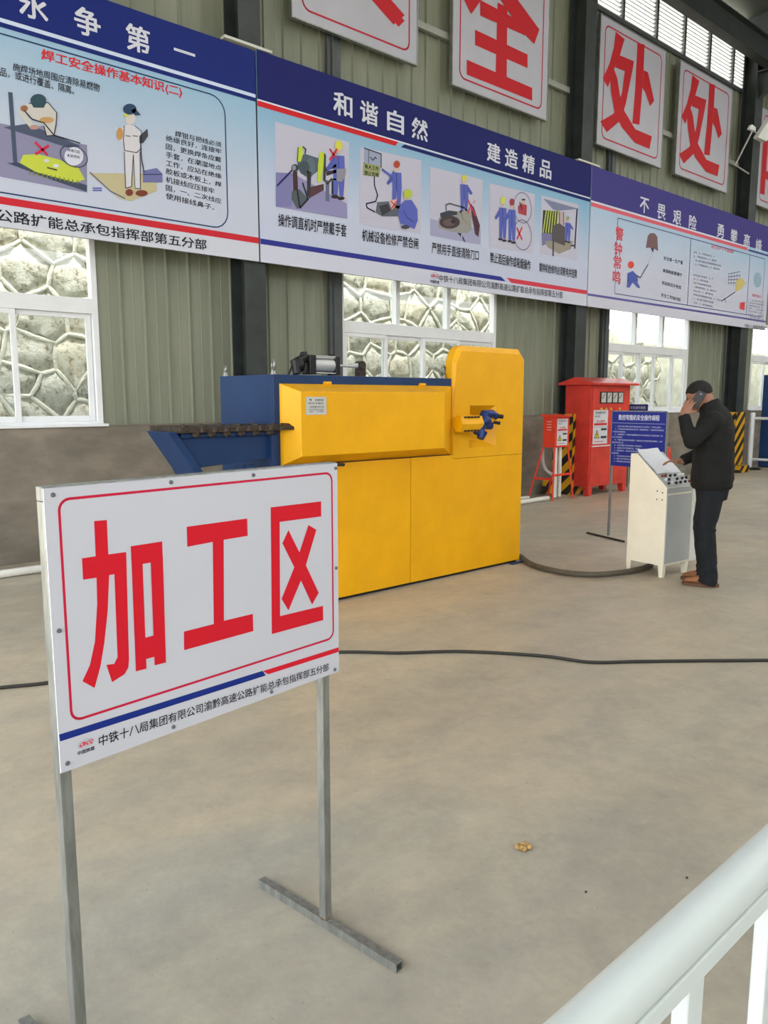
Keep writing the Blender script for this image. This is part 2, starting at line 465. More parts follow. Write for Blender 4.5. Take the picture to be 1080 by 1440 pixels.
window(3, 11.83, 14.68, [12.76, 13.70], [(11.88, 12.40), (12.34, 12.98), (12.94, 13.48), (13.44, 14.14), (14.1, 14.62)])
window(4, 17.45, 20.3, [18.4, 19.35], [(17.51, 18.2), (18.16, 18.9), (18.86, 19.55), (19.52, 20.24)])
window(5, 23.2, 26.1, [24.2, 25.2], [(23.26, 24.7), (24.66, 26.04)])
# dark upright strips beside the windows
for n_, (a, b) in enumerate(((5.88, 6.07), (11.62, 11.82))):
    struct('trim_%d' % (n_ + 6), MB().box(a, D - .05, ZD + .02, b, D - .012, 6.0).box(a + .05, D - .075, ZD + .02, a + .075, D - .05, 6.0), M_steel_face)

# outside: rubble stone retaining wall --------------------------------
YW = 9.3
def topz(x):
    if x < 12.5: return 4.3
    if x < 15.0: return 4.3 - (x - 12.5) / 2.5 * 1.6
    return 2.7
vs = []; fs = []
xs = [-4 + i * .8 for i in range(56)]
for x in xs:
    z = topz(x); vs += [(x, YW, -.3), (x, YW, z), (x, YW + .5, z), (x, YW + 3.5, z + .9), (x, YW + .5, -.3)]
for i in range(len(xs) - 1):
    a = i * 5; b = a + 5
    for k in range(3): fs.append((a + k, b + k, b + k + 1, a + k + 1)[::-1] if False else (a + k, a + k + 1, b + k + 1, b + k))
M_mortar = mat('mortar', (232, 228, 218), .95, 0, .15, 6, .5, 40)
rwall = struct('retaining_wall', MB().add(vs, fs), M_mortar, smooth=0)
# jittered-grid Voronoi cells
cw, ch = .50, .40
nx, nz = int(16.0 / cw), 9
sd = {}
rs = random.Random(11)
for i in range(-1, nx + 1):
    for j in range(-1, nz + 1):
        sd[i, j] = (0.6 + (i + .5 + rs.uniform(-.38, .38) + (.5 if j % 2 else 0)) * cw, .65 + (j + .5 + rs.uniform(-.34, .34)) * ch)
def clip(poly, m, n):
    out = []
    for i in range(len(poly)):
        a, b = poly[i], poly[(i + 1) % len(poly)]
        da = (a[0] - m[0]) * n[0] + (a[1] - m[1]) * n[1]; db = (b[0] - m[0]) * n[0] + (b[1] - m[1]) * n[1]
        if da <= 0: out.append(a)
        if (da < 0 < db) or (db < 0 < da):
            t = da / (da - db); out.append((a[0] + (b[0] - a[0]) * t, a[1] + (b[1] - a[1]) * t))
    return out
def stone_mat(name, c1, c2, c3):
    m = bpy.data.materials.new(name); m.use_nodes = True
    nt = m.node_tree; N = nt.nodes; L = nt.links; p = N['Principled BSDF']; p.inputs['Roughness'].default_value = .95
    tc = N.new('ShaderNodeTexCoord'); mp = N.new('ShaderNodeVectorMath'); mp.operation = 'ADD'
    oi = N.new('ShaderNodeObjectInfo'); L.new(tc.outputs['Object'], mp.inputs[0]); L.new(oi.outputs['Location'], mp.inputs[1])
    n = N.new('ShaderNodeTexNoise'); n.inputs['Scale'].default_value = 14; n.inputs['Detail'].default_value = 8; n.inputs['Roughness'].default_value = .75
    L.new(mp.outputs[0], n.inputs['Vector'])
    c = N.new('ShaderNodeValToRGB'); e = c.color_ramp.elements; e[0].position = .36; e[0].color = rgb(*c3); e[1].position = .62; e[1].color = rgb(*c1)
    q = e.new(.46); q.color = rgb(*c2)
    L.new(n.outputs['Fac'], c.inputs[0]); L.new(c.outputs[0], p.inputs['Base Color'])
    b = N.new('ShaderNodeBump'); b.inputs['Strength'].default_value = 1; b.inputs['Distance'].default_value = .035
    L.new(n.outputs['Fac'], b.inputs['Height']); L.new(b.outputs[0], p.inputs['Normal'])
    return m
M_st = [stone_mat('stone_pale', (242, 240, 236), (228, 222, 210), (150, 138, 120)), stone_mat('stone_cream', (243, 239, 230), (232, 222, 204), (166, 148, 124)),
        stone_mat('stone_grey', (234, 232, 226), (212, 208, 198), (136, 130, 120))]
joints = MB(); done = set()
for (i, j), s in sd.items():
    if not (0 <= i < nx and 0 <= j < nz): continue
    P = [(s[0] - 1, s[1] - 1), (s[0] + 1, s[1] - 1), (s[0] + 1, s[1] + 1), (s[0] - 1, s[1] + 1)]
    for di in (-2, -1, 0, 1, 2):
        for dj in (-2, -1, 0, 1, 2):
            q = sd.get((i + di, j + dj))
            if q is None or (di == 0 and dj == 0): continue
            P = clip(P, ((s[0] + q[0]) / 2, (s[1] + q[1]) / 2), (q[0] - s[0], q[1] - s[1]))
    if len(P) < 3 or max(p[1] for p in P) > topz(s[0] + .4) + .02: continue
    c = (sum(p[0] for p in P) / len(P), sum(p[1] for p in P) / len(P))
    # refine outline, then three rings
    R = []
    for a, b in zip(P, P[1:] + P[:1]):
        for t in (0, .33, .67):
            R.append((a[0] + (b[0] - a[0]) * t, a[1] + (b[1] - a[1]) * t))
    R = [(p[0] + noise.noise(V((p[0] * 7, p[1] * 7, 2))) * .035, p[1] + noise.noise(V((p[0] * 7, p[1] * 7, 9))) * .035) for p in R]
    n = len(R); vv = []; ff = []
    for sc, h in ((.98, .0), (.88, .03), (.5, .045)):
        for p in R:
            k = noise.noise(V((p[0] * 5, p[1] * 5, sc * 3))) * .022
            vv.append((c[0] + (p[0] - c[0]) * sc, YW - h - (k if h else 0) + (.01 if not h else 0), c[1] + (p[1] - c[1]) * sc))
    vv.append((c[0], YW - .05 - rs.uniform(-.01, .02), c[1]))
    for r in range(2):
        for q in range(n): ff.append((r * n + q, r * n + (q + 1) % n, (r + 1) * n + (q + 1) % n, (r + 1) * n + q))
    for q in range(n): ff.append((2 * n + q, 2 * n + (q + 1) % n, 3 * n))
    obj('stone', MB().add(vv, ff), rs.choice(M_st), rwall, smooth=60)
    for a, b in zip(P, P[1:] + P[:1]):
        key = tuple(sorted([(round(a[0], 2), round(a[1], 2)), (round(b[0], 2), round(b[1], 2))]))
        if key in done: continue
        done.add(key)
        mx = (a[0] + b[0]) / 2 + rs.uniform(-.015, .015); mz = (a[1] + b[1]) / 2 + rs.uniform(-.015, .015)
        joints.tube([(a[0], YW - .02, a[1]), (mx, YW - .03, mz), (b[0], YW - .02, b[1])], [(rs.uniform(.016, .03), .026), (rs.uniform(.012, .03), .03), (rs.uniform(.016, .03), .026)], 6)
obj('mortar_joint', joints, M_mortar, rwall, smooth=60, kind='stuff')

# columns, rafters, roof ----------------------------------------------
COLS = [(-1.35, -1.09), (4.55, 4.81), (10.46, 10.74), (16.17, 16.50), (22.2, 22.5), (28.2, 28.5)]
for k, (a, b) in enumerate(COLS):
    m = MB(); mid = (a + b) / 2
    m.box(a, 7.20, 0, b, 7.215, 8.3); m.box(a, 7.455, 0, b, 7.47, 8.3); m.box(mid - .006, 7.215, 0, mid + .006, 7.455, 8.3)
    o = bpy.data.objects.new('column', None) if False else None
    c = struct('column', m, M_steel_dark)
    obj('corbel', MB().prism([(mid - .06, 7.2, 7.25), (mid - .06, 7.2, 7.75), (mid - .06, 6.75, 7.75), (mid - .06, 6.75, 7.6)], (.12, 0, 0)).box(a - .02, 6.72, 7.70, b + .02, 7.2, 7.72), M_steel_dark, c)
    obj('base_plate', MB().box(a - .07, 7.14, 0, b + .07, 7.47, .025), M_steel_dark, c)
    r = MB().prism([(mid - .08, 7.5, 8.1), (mid - .08, 7.5, 8.75), (mid - .08, -4, 10.2), (mid - .08, -16, 8.7), (mid - .08, -16, 8.2), (mid - .08, -4, 9.6), (mid - .08, 6.4, 8.2)], (.16, 0, 0))
    struct('rafter', r, M_steel_dark)
struct('crane_beam', MB().box(-3, 6.86, 7.73, 40, 7.06, 7.75).box(-3, 6.95, 7.75, 40, 6.965, 8.14).box(-3, 6.86, 8.14, 40, 7.06, 8.16), M_steel_dark)
def rz_(y): return 8.72 + (7.9 - y) * (1.58 / 11.9) if y > -4 else 10.3 - (-4 - y) * (1.55 / 12.5)
FILL_STRIPS = [(4.0 + 4.5 * k, 5.2 + 4.5 * k) for k in range(8)]     # unseen translucent roof strips, added to brighten the hall floor
rm = MB()
def rquad(x0, x1, ya, yb_):
    for dz in (0, .06):
        rm.add([(x0, ya, rz_(ya) + dz), (x1, ya, rz_(ya) + dz), (x1, yb_, rz_(yb_) + dz), (x0, yb_, rz_(yb_) + dz)], [(0, 1, 2, 3)])
rquad(-3, 40, 7.9, 4.5); rquad(-3, 40, -13, -16.5)
ex_ = [-3] + [e for p in FILL_STRIPS for e in p] + [40]
for k in range(0, len(ex_), 2):
    rquad(ex_[k], ex_[k + 1], 4.5, -4); rquad(ex_[k], ex_[k + 1], -4, -13)
roof = struct('ceiling', rm, M_roof, smooth=0)
M_rl = bpy.data.materials.new('fill_roof_light'); M_rl.use_nodes = True
_n = M_rl.node_tree.nodes; _n.remove(_n['Principled BSDF']); _t = _n.new('ShaderNodeBsdfTranslucent'); _t.inputs[0].default_value = (.52, .52, .50, 1)
M_rl.node_tree.links.new(_t.outputs[0], _n['Material Output'].inputs[0])
for a_, b_ in FILL_STRIPS:
    obj('fill_roof_light', MB().add([(a_, 4.5, rz_(4.5) + .03), (b_, 4.5, rz_(4.5) + .03), (b_, -4, rz_(-4) + .03), (a_, -4, rz_(-4) + .03), (b_, -13, rz_(-13) + .03), (a_, -13, rz_(-13) + .03)], [(0, 1, 2, 3), (3, 2, 4, 5)]), M_rl, roof, smooth=0)
for i in range(10):
    y = 6.6 - i * 1.1; z = 8.72 + (7.9 - y) * (1.58 / 11.9) - .14
    obj('purlin', MB().box(-3, y - .03, z, 40, y + .03, z + .13), M_steel_dark, roof, smooth=0)
struct('wall_right', MB().box(40, -16.2, 0, 40.2, 7.8, 9.9), M_siding, smooth=0)
struct('light_stop_wall_left', MB().box(-3.2, -16.2, 5.6, -3, 7.8, 9.9), M_siding, smooth=0)  # unseen gable, added to cut the daylight entering the open end
struct('light_stop_wall_front', MB().box(-3, -16.2, 0, 40, -16, 6.5), M_siding, smooth=0)  # unseen wall, there only for the lighting: limits daylight from this side

# louvre band high in the third bay
lv = bpy.data.objects.new('window_6', None); link(lv); lv.location = (LOUV[0], D, 7.45); ORG[lv.name] = V((LOUV[0], D, 7.45)); lv['kind'] = 'structure'
m = MB().box(LOUV[0], D - .03, 7.42, LOUV[1], D + .05, 7.48).box(LOUV[0], D - .03, 8.42, LOUV[1], D + .05, 8.5)
obj('louvre_frame', m, M_steel_face, lv)
xs = [LOUV[0], 11.91, 12.95, 13.9, 14.84, 15.79, LOUV[1]]
for x in xs: obj('louvre_post', MB().box(x - .03, D - .03, 7.48, x + .03, D + .05, 8.42), M_steel_face, lv)
for a, b in zip(xs[:-1], xs[1:]):
    s = MB()
    for k in range(15):
        z = 7.50 + k * .064
        s.prism([(a + .03, D - .01, z), (a + .03, D + .04, z - .012), (a + .03, D + .04, z - .006), (a + .03, D - .01, z + .014)], (b - a - .06, 0, 0))
    obj('louvre_blade', s, mat('louvre_white', (200, 202, 204), .5), lv, smooth=0, kind='stuff')

# PVC conduit along the wall foot
def pipe(name, pts, r, label, group=None):
    o = obj(name, MB().tube(pts, r, 12), M_pipe, None, smooth=60); tag(o, label, 'pipe', group)
pipe('floor_pipe', [(-2.5, 6.98, .035), (8.9, 6.93, .035), (9.55, 6.96, .035)], .035, 'long white plastic conduit lying on the floor along the foot of the wall')
pipe('conduit_pipe', [(8.0, 7.25, .03), (9.3, 7.22, .03), (9.42, 7.22, .03)], .026, 'thinner white pipe on the floor behind the long conduit, beside the small red box')
#=====BANNERS=====
YB = 7.15
NAVY = (26, 30, 96); PURP = (64, 58, 128); REDP = (196, 40, 52); WH = (206, 208, 220); BK = (34, 36, 46)
def bp(x, y, Y=YB): p = wy(x, y, Y); return (p.x, p.z)
ZB0, ZB1 = 2.905, 4.965
def banner(x0, x1, z0, z1, label, top, bot):
    t = root('safety_banner', ((x0 + x1) / 2, YB, z0), label, 'banner', 'long safety banners on the wall')
    zz = z1 - z0
    obj('print_panel', MB().box(x0 + .01, YB, z0, x1 - .01, YB + .01, z1), grad_mat('banner_sky', top, bot, -zz * .32, zz * .34), t, smooth=0)
    obj('back_frame', MB().box(x0 + .01, YB + .01, z0, x1 - .01, YB + .04, z0 + .04).box(x0 + .01, YB + .01, z1 - .04, x1 - .01, YB + .04, z1)
        .box(x0 + .01, YB + .01, z0 + .04, x0 + .05, YB + .04, z1 - .04).box(x1 - .05, YB + .01, z0 + .04, x1 - .01, YB + .04, z1 - .04), M_galv, t)
    return t
BW = Board((0, YB, 0), (1, 0, 0), (0, -1, 0), .0012)
def band(a, x0, x1, hz0, hz1, col):
    a.rect(x0 + .01, hz0, x1 - .01, hz1, col, 1)
# --- banner 1 (left)
b1 = banner(-1.3, 4.71, ZB0, ZB1 - .02, 'left banner with two cartoon welders and a red heading, over the stone-view window', (138, 178, 206), (188, 194, 212))
a = Art(BW)
band(a, -1.3, 4.71, 4.535, ZB1 - .02, (22, 38, 112))
a.rect(-1.29, 4.503, 4.70, 4.535, (200, 212, 234), 2)
a.rect(-1.29, 4.465, 4.70, 4.503, (22, 38, 112), 2)
a.rect(-1.29, 2.905, 4.70, 3.085, (200, 202, 214), 1)
a.rect(-1.29, 3.085, 4.70, 3.145, REDP, 2)
a.frame(-.9, 3.178, 4.34, 4.415, .16, .012, (40, 60, 100), 2)
a.make('printed_stripe', b1)
a = Art(BW)
for ch, u_, v_ in (('永', 2.55, 4.715), ('争', 3.0, 4.712), ('第', 3.46, 4.708), ('一', 3.92, 4.72)):
    write(a, ch, [u_ - .115, v_ - .115, u_ + .115, v_ + .11] if ch != '一' else [u_ - .11, v_ - .012, u_ + .11, v_ + .012], WH, 3, .026)
for ch, uu in (('质', -.9), ('量', -.2)): write(a, ch, [uu + 1.5, 4.60, uu + 1.73, 4.825], WH, 3, .022)
def tq(x0, y0t, y0b, x1, y1t, y1b, Y=YB):
    return [bp(x0, y0b, Y), bp(x1, y1b, Y), bp(x1, y1t, Y), bp(x0, y0t, Y)]
write(a, '焊工安全操作基本知识(二)', tq(58, 68, 86, 256, 122, 139), (206, 44, 52), 3, .026)
write(a, '施焊场地周围应清除易燃物', tq(18, 88, 99, 140, 118, 130), BK, 3, .01)
write(a, '品，或进行覆盖、隔离。', tq(0, 94, 107, 104, 122, 134), BK, 3, .01)
write(a, '渝黔高速公路扩能总承包指挥部第五分部', [1.585, 2.945, 4.09, 3.045], BK, 3, .02)
rows = ['焊钳与把线必须', '绝缘良好，连接牢', '固，更换焊条应戴', '手套，在潮湿地点', '工作，应站在绝缘', '胶板或木板上，焊', '机接线应压接牢', '固，一、二次线应', '使用接线鼻子。']
for r, t in enumerate(rows):
    yy = 178 + r * 11.6
    x0 = 246 if r == 0 else 233
    yy0 = yy + (2 if r == 0 else 0)
    x1 = 311 if len(t) > 7 or r == 0 else 301
    write(a, t, tq(x0, yy0 + (x0 - 233) * .26, yy0 + 9 + (x0 - 233) * .24, x1, yy0 + (x1 - 233) * .26, yy0 + 9 + (x1 - 233) * .24), BK, 3, .008)
a.make('lettering', b1)
# --- drawings
SKIN = (206, 176, 160); BLU = (88, 98, 178); YEL = (196, 206, 84)
def px_poly(a, pts, c, k=3, ox=0, oy=0, sc=1.0, Y=YB): a.poly([bp(ox + x / sc, oy + y / sc, Y) for x, y in pts], c, k)
def px_line(a, pts, w, c, k=4, ox=0, oy=0, sc=1.0, Y=YB): a.line([bp(ox + x / sc, oy + y / sc, Y) for x, y in pts], w, c, k)
def px_ell(a, x, y, rx, ry, c, k=3, ox=0, oy=0, sc=1.0, Y=YB, n=16):
    a.poly([bp(ox + (x + rx * math.cos(2 * PI * i / n)) / sc, oy + (y + ry * math.sin(2 * PI * i / n)) / sc, Y) for i in range(n)], c, k)
g1 = dict(ox=0, oy=110, sc=4.909)
a = Art(BW)
px_poly(a, [(-60, 300), (100, 330), (300, 330), (440, 440), (600, 460), (600, 790), (0, 680), (-60, 665)], (136, 134, 164), 2, **g1)
px_poly(a, [(55, 95), (85, 100), (120, 590), (90, 590)], (72, 84, 104), 3, **g1)
px_poly(a, [(20, 340), (190, 315), (560, 470), (470, 480)], (76, 84, 106), 4, **g1)
px_poly(a, [(45, 585), (130, 585), (600, 740), (600, 785), (350, 700)], (66, 74, 94), 3, **g1)
px_poly(a, [(135, 585), (160, 530), (260, 525), (400, 560), (540, 620), (585, 700), (520, 720), (400, 690), (250, 650)], (190, 200, 72), 4, **g1)
for i in range(12): px_line(a, [(200 + i * 30, 640 + i * 6), (205 + i * 30, 665 + i * 6)], .01, (120, 130, 40), 5, **g1)
px_ell(a, 320, 570, 18, 12, WH, 5, **g1); px_ell(a, 385, 605, 20, 12, WH, 5, **g1); px_line(a, [(325, 618), (390, 635)], .012, (70, 60, 40), 6, **g1)
px_poly(a, [(200, 175), (330, 170), (390, 240), (385, 320), (370, 395), (320, 400), (300, 330), (180, 250), (240, 330), (215, 355), (125, 245), (140, 195)], (196, 192, 188), 5, **g1)
px_line(a, [(200, 175), (330, 170), (390, 240), (385, 320), (370, 395), (320, 400), (300, 330)], .008, (60, 60, 70), 6, **g1)
px_ell(a, 262, 155, 55, 45, (50, 78, 88), 7, **g1)
px_poly(a, [(210, 170), (320, 165), (300, 205), (230, 205)], (50, 78, 88), 6, **g1)
px_ell(a, 320, 290, 50, 22, (190, 150, 100), 6, **g1); px_ell(a, 235, 340, 34, 16, (180, 140, 130), 6, **g1)
px_ell(a, 165, 210, 26, 22, (150, 100, 70), 6, **g1)
px_line(a, [(165, 225), (220, 285), (300, 310), (370, 395), (550, 450)], .01, (40, 40, 50), 8, **g1)
px_line(a, [(242, 445), (325, 530)], .02, (206, 40, 70), 7, **g1); px_line(a, [(332, 468), (245, 525)], .02, (206, 40, 70), 7, **g1)
px_ell(a, 508, 540, 66, 64, (206, 208, 224), 6, **g1)
a.ring(*bp(0 + 508 / 4.909, 110 + 540 / 4.909), .118, .088, .008, (70, 70, 90), 7)
write(a, '焊渣引起', tq(94, 209, 213, 112, 212, 217), BK, 8, 0); write(a, '火灾危险', tq(94, 216, 221, 112, 220, 224), BK, 8, 0)
# standing welder
px_poly(a, [(605, 655), (1080, 660), (1080, 780), (900, 850), (820, 830), (700, 730)], (186, 176, 140), 3, **g1)
px_line(a, [(620, 650), (760, 780), (860, 830)], .01, (80, 90, 130), 4, **g1)
for yy in (760, 775): px_line(a, [(640, yy), (700, yy)], .012, (90, 100, 170), 4, **g1)
px_poly(a, [(985, 640), (1080, 620), (1120, 660), (1120, 720), (985, 720)], (110, 112, 160), 5, **g1)
px_line(a, [(985, 665), (1110, 665)], .008, (50, 54, 90), 6, **g1)
px_poly(a, [(855, 330), (880, 320), (930, 330), (975, 370), (960, 510), (965, 770), (925, 760), (915, 560), (905, 750), (865, 765), (855, 520), (850, 430), (845, 360)], (204, 202, 208), 5, **g1)
px_line(a, [(855, 330), (850, 430), (858, 500), (940, 515), (968, 490), (975, 370), (930, 330)], .007, (60, 60, 72), 6, **g1)
px_line(a, [(856, 510), (865, 760), (905, 750), (918, 530), (930, 760), (968, 765), (965, 510)], .007, (60, 60, 72), 6, **g1)
for xx in (880, 930): px_line(a, [(xx - 16, 398), (xx + 18, 402)], .008, (90, 90, 100), 6, **g1)
px_ell(a, 898, 278, 36, 44, (204, 196, 192), 5, **g1)
px_ell(a, 893, 215, 46, 38, (44, 68, 96), 7, **g1); px_poly(a, [(900, 225), (930, 210), (970, 255), (930, 258)], (44, 68, 96), 7, **g1)
px_ell(a, 870, 255, 22, 12, (190, 196, 90), 6, **g1)
px_poly(a, [(850, 340), (795, 345), (815, 425), (850, 450)], (204, 202, 208), 4, **g1); px_ell(a, 825, 385, 22, 44, (186, 140, 84), 6, **g1)
px_poly(a, [(960, 400), (1015, 350), (1020, 400), (985, 450), (960, 450)], (66, 66, 76), 6, **g1)
px_line(a, [(968, 450), (975, 560), (992, 650)], .01, (40, 40, 50), 7, **g1)
px_ell(a, 890, 790, 26, 24, (120, 60, 50), 7, **g1); px_ell(a, 975, 795, 42, 22, (120, 60, 50), 7, **g1)
a.make('illustration', b1)

# --- banner 2 (middle)
b2 = banner(4.71, 10.66, ZB0, ZB1, 'middle banner with five safety pictures in a row, above the yellow machine', (112, 168, 200), (188, 194, 216))
a = Art(BW); x0, x1 = 4.71, 10.66
band(a, x0, x1, 4.50, ZB1, NAVY)
xm = bp(560, 203)[0]
a.poly([(4.72, 4.485), (xm, 4.485), (xm - .05, 4.432), (4.72, 4.432)], (200, 34, 42), 2)
a.rect(4.72, 4.485, x1 - .01, 4.50, (214, 216, 230), 2)
a.poly([(xm + .10, 4.478), (x1 - .01, 4.478), (x1 - .01, 4.437), (xm + .04, 4.437)], NAVY, 2)
a.rect(4.72, 2.905, x1 - .01, 3.085, (200, 202, 218), 1)
xm = bp(711, 393)[0]
a.poly([(4.72, 3.14), (xm - .1, 3.14), (xm, 3.085), (4.72, 3.085)], (48, 52, 140), 2)
a.poly([(xm + .02, 3.14), (x1 - .01, 3.14), (x1 - .01, 3.08), (xm + .12, 3.08)], (206, 62, 80), 2)
a.make('printed_stripe', b2)
a = Art(BW)
for ch, cx_, cy_ in (('和', 482, 145), ('谐', 519, 160), ('自', 556, 171), ('然', 590, 184), ('建', 694, 220), ('造', 719, 226), ('精', 743, 234), ('品', 767, 242)):
    u, v = bp(cx_, cy_); write(a, ch, [u - .135, 4.58, u + .135, 4.82], WH, 3, .026)
for t, q in (('操作调直机时严禁戴手套', (391, 300, 318, 487, 316, 334)), ('机械设备检修严禁合闸', (509, 322, 339, 588, 335, 351)), ('严禁用手直接清除刀口', (607, 340, 356, 673, 352, 367)),
             ('禁止酒后操作或吸烟操作', (689, 354, 369, 746, 366, 381)), ('搅拌机检修时必须断电并挂牌', (758, 369, 382, 811, 379, 392))):
    write(a, t, tq(*q), (22, 24, 32), 3, .016)
write(a, '中铁十八局集团有限公司渝黔高速公路扩能总承包指挥部第五分部', tq(617, 386, 396, 791, 410, 420), (40, 42, 56), 3, .012)
a.make('lettering', b2)
def emblem(art, u, v, w, h, k=3, sub=True):
    art.ring(u, v, w * .5, h * .42, h * .03, (120, 122, 150), k)
    for i in (-1, 0, 1): art.line([(u - w * .45, v + i * h * .2), (u + w * .45, v + i * h * .2)], h * .02, (150, 152, 170), k)
    write(art, 'CRCC', [(u - w * .5, v - h * .22), (u + w * .42, v - h * .22), (u + w * .5, v + h * .24), (u - w * .3, v + h * .24)], (206, 50, 66), k + 1, .05)
    if sub: write(art, '中国铁建', [u - w * .55, v - h * 1.02, u + w * .55, v - h * .58], BK, k, .02)
a = Art(BW)
u, v = bp(611, 388); emblem(a, u, v, .15, .09)
a.make('emblem', b2)
PICBG = (188, 186, 204)
def pic(b, ox, oy, sc, bgq): 
    a = Art(BW); g = dict(ox=ox, oy=oy, sc=sc)
    px_poly(a, bgq, PICBG, 2, **g); return a, g
def worker(a, g, x, y, h, hat, face=1, k=6, lean=0):
    """small cartoon worker: x,y = top of the helmet, h = height in crop pixels"""
    u = h / 10.0; wd = lean or .9
    u, uy = u * wd, u
    px_ell(a, x, y + uy * .7, u * .75, uy * .8, hat, k + 2, **g)
    px_ell(a, x, y + uy * 1.5, u * .5, uy * .7, SKIN, k + 1, **g)
    px_poly(a, [(x - u * 1.1, y + uy * 2.3), (x + u * 1.1, y + uy * 2.5), (x + u * 1.2, y + uy * 5.6), (x + u * .9, y + uy * 9.3), (x + u * .15, y + uy * 9.3), (x, y + uy * 6.2), (x - u * .2, y + uy * 9.1), (x - u * 1.0, y + uy * 9.1), (x - u * 1.0, y + uy * 5.4)], BLU, k, **g)
    px_line(a, [(x - u * .05, y + uy * 2.6), (x, y + uy * 6.0)], .008, (50, 54, 110), k + 1, **g)
    px_poly(a, [(x - face * u, y + uy * 2.6), (x - face * u * 2.4, y + uy * 4.6), (x - face * u * 2.0, y + uy * 5.1), (x - face * u * .8, y + uy * 4.0)], (80, 90, 168), k + 1, **g)
    px_ell(a, x - u * .7, y + uy * 9.4, u * .7, u * .35, (54, 44, 50), k + 1, **g); px_ell(a, x + u * .45, y + uy * 9.7, u * .7, u * .35, (54, 44, 50), k + 1, **g)
# picture 1
a, g = pic(b2, 380, 160, 8.0, [(55, 90), (885, 320), (870, 1180), (60, 1045)])
px_poly(a, [(60, 660), (250, 670), (860, 1010), (865, 1180), (60, 1045)], (142, 138, 178), 3, **g)
px_poly(a, [(60, 660), (250, 670), (240, 1050), (60, 1045)], (124, 122, 170), 3.5, **g)
px_poly(a, [(340, 465), (400, 455), (540, 500), (540, 640), (440, 720), (380, 700), (300, 560)], (84, 96, 112), 4, **g)
px_ell(a, 275, 610, 44, 42, (60, 68, 80), 6, **g); px_ell(a, 262, 610, 22, 28, (140, 146, 150), 7, **g)
px_ell(a, 450, 600, 50, 110, (94, 108, 120), 5, **g); px_ell(a, 380, 610, 60, 80, (70, 82, 88), 6, **g)
px_poly(a, [(250, 650), (300, 650), (310, 860), (255, 870)], (70, 50, 50), 5, **g)
px_poly(a, [(420, 830), (600, 790), (600, 860), (440, 950)], (86, 60, 66), 5, **g)
px_poly(a, [(410, 640), (460, 660), (440, 960), (410, 900)], (58, 54, 60), 6, **g)
px_poly(a, [(240, 870), (330, 850), (420, 960), (300, 1075), (235, 960)], (84, 92, 98), 5, **g)
px_line(a, [(300, 860), (330, 1060), (420, 960), (360, 780)], .02, (40, 44, 50), 7, **g)
px_poly(a, [(310, 380), (360, 370), (360, 470), (340, 540), (300, 540)], (186, 204, 60), 7, **g)
px_poly(a, [(550, 430), (600, 440), (595, 560), (565, 770), (528, 770), (530, 580)], (186, 204, 60), 8, **g)
px_line(a, [(310, 380), (300, 540)], .01, (40, 50, 30), 8, **g); px_line(a, [(360, 372), (395, 400), (385, 450)], .015, (60, 70, 60), 8, **g)
px_poly(a, [(600, 440), (622, 470), (618, 740), (590, 760), (596, 560)], (60, 66, 60), 8, **g)
px_poly(a, [(610, 610), (740, 565), (740, 600), (620, 650)], (66, 46, 50), 6, **g)
px_poly(a, [(625, 650), (740, 630), (740, 665), (630, 700)], (56, 50, 60), 6, **g)
px_line(a, [(640, 760), (640, 975)], .05, (100, 106, 130), 5, **g); px_line(a, [(697, 760), (697, 905)], .025, (40, 40, 56), 5, **g)
px_line(a, [(600, 740), (640, 790), (680, 740), (740, 740)], .02, (60, 64, 70), 6, **g)
px_line(a, [(240, 640), (150, 730), (75, 810)], .018, (40, 44, 90), 6, **g)
worker(a, g, 765, 312, 660, (204, 204, 80))
px_poly(a, [(740, 620), (850, 620), (840, 700), (800, 770), (740, 760)], (140, 140, 152), 8, **g)
px_line(a, [(665, 400), (735, 500)], .022, (196, 50, 60), 9, **g); px_line(a, [(745, 400), (665, 520)], .022, (196, 50, 60), 9, **g)
a.make('illustration', b2)
# picture 2
a, g = pic(b2, 500, 190, 9.0, [(60, 150), (830, 320), (820, 1250), (50, 1130)])
px_poly(a, [(105, 165), (320, 240), (320, 410), (105, 370)], (150, 158, 184), 3, **g)
px_line(a, [(105, 165), (320, 240), (320, 410)], .012, (50, 54, 60), 5, **g); px_line(a, [(160, 190), (160, 350)], .008, (60, 64, 80), 5, **g)
px_line(a, [(180, 280), (215, 320), (245, 280), (260, 300)], .012, (60, 64, 80), 5, **g)
px_poly(a, [(95, 345), (320, 395), (290, 535), (90, 510)], (150, 156, 110), 5, **g)
write(a, '有人工作', tq(512.5, 231, 237, 532, 235, 241), (40, 44, 30), 6, .02); write(a, '禁止合闸', tq(512, 240, 246, 531.5, 243, 249), (40, 44, 30), 6, .02)
px_line(a, [(232, 530), (235, 640), (275, 760), (250, 840), (130, 870), (140, 920), (240, 975)], .016, (40, 40, 70), 6, **g)
worker(a, g, 515, 330, 600, (172, 72, 52), 1)
px_poly(a, [(480, 440), (440, 500), (330, 420), (320, 450), (430, 530), (490, 510)], BLU, 8, **g)
px_poly(a, [(270, 850), (400, 840), (560, 880), (530, 1030), (330, 1030), (250, 980)], (92, 96, 106), 7, **g)
px_poly(a, [(290, 900), (400, 870), (440, 960), (330, 1020)], (56, 58, 64), 8, **g)
px_poly(a, [(410, 830), (520, 810), (500, 900), (450, 950)], (206, 170, 170), 9, **g)
px_line(a, [(440, 840), (500, 900)], .014, (200, 60, 60), 10, **g); px_line(a, [(520, 830), (440, 940)], .014, (200, 60, 60), 10, **g)
px_poly(a, [(610, 830), (700, 820), (775, 940), (780, 1080), (740, 1190), (560, 1120), (530, 990), (560, 880)], BLU, 10, **g)
px_line(a, [(600, 960), (640, 1040), (720, 1100)], .01, (54, 58, 120), 11, **g)
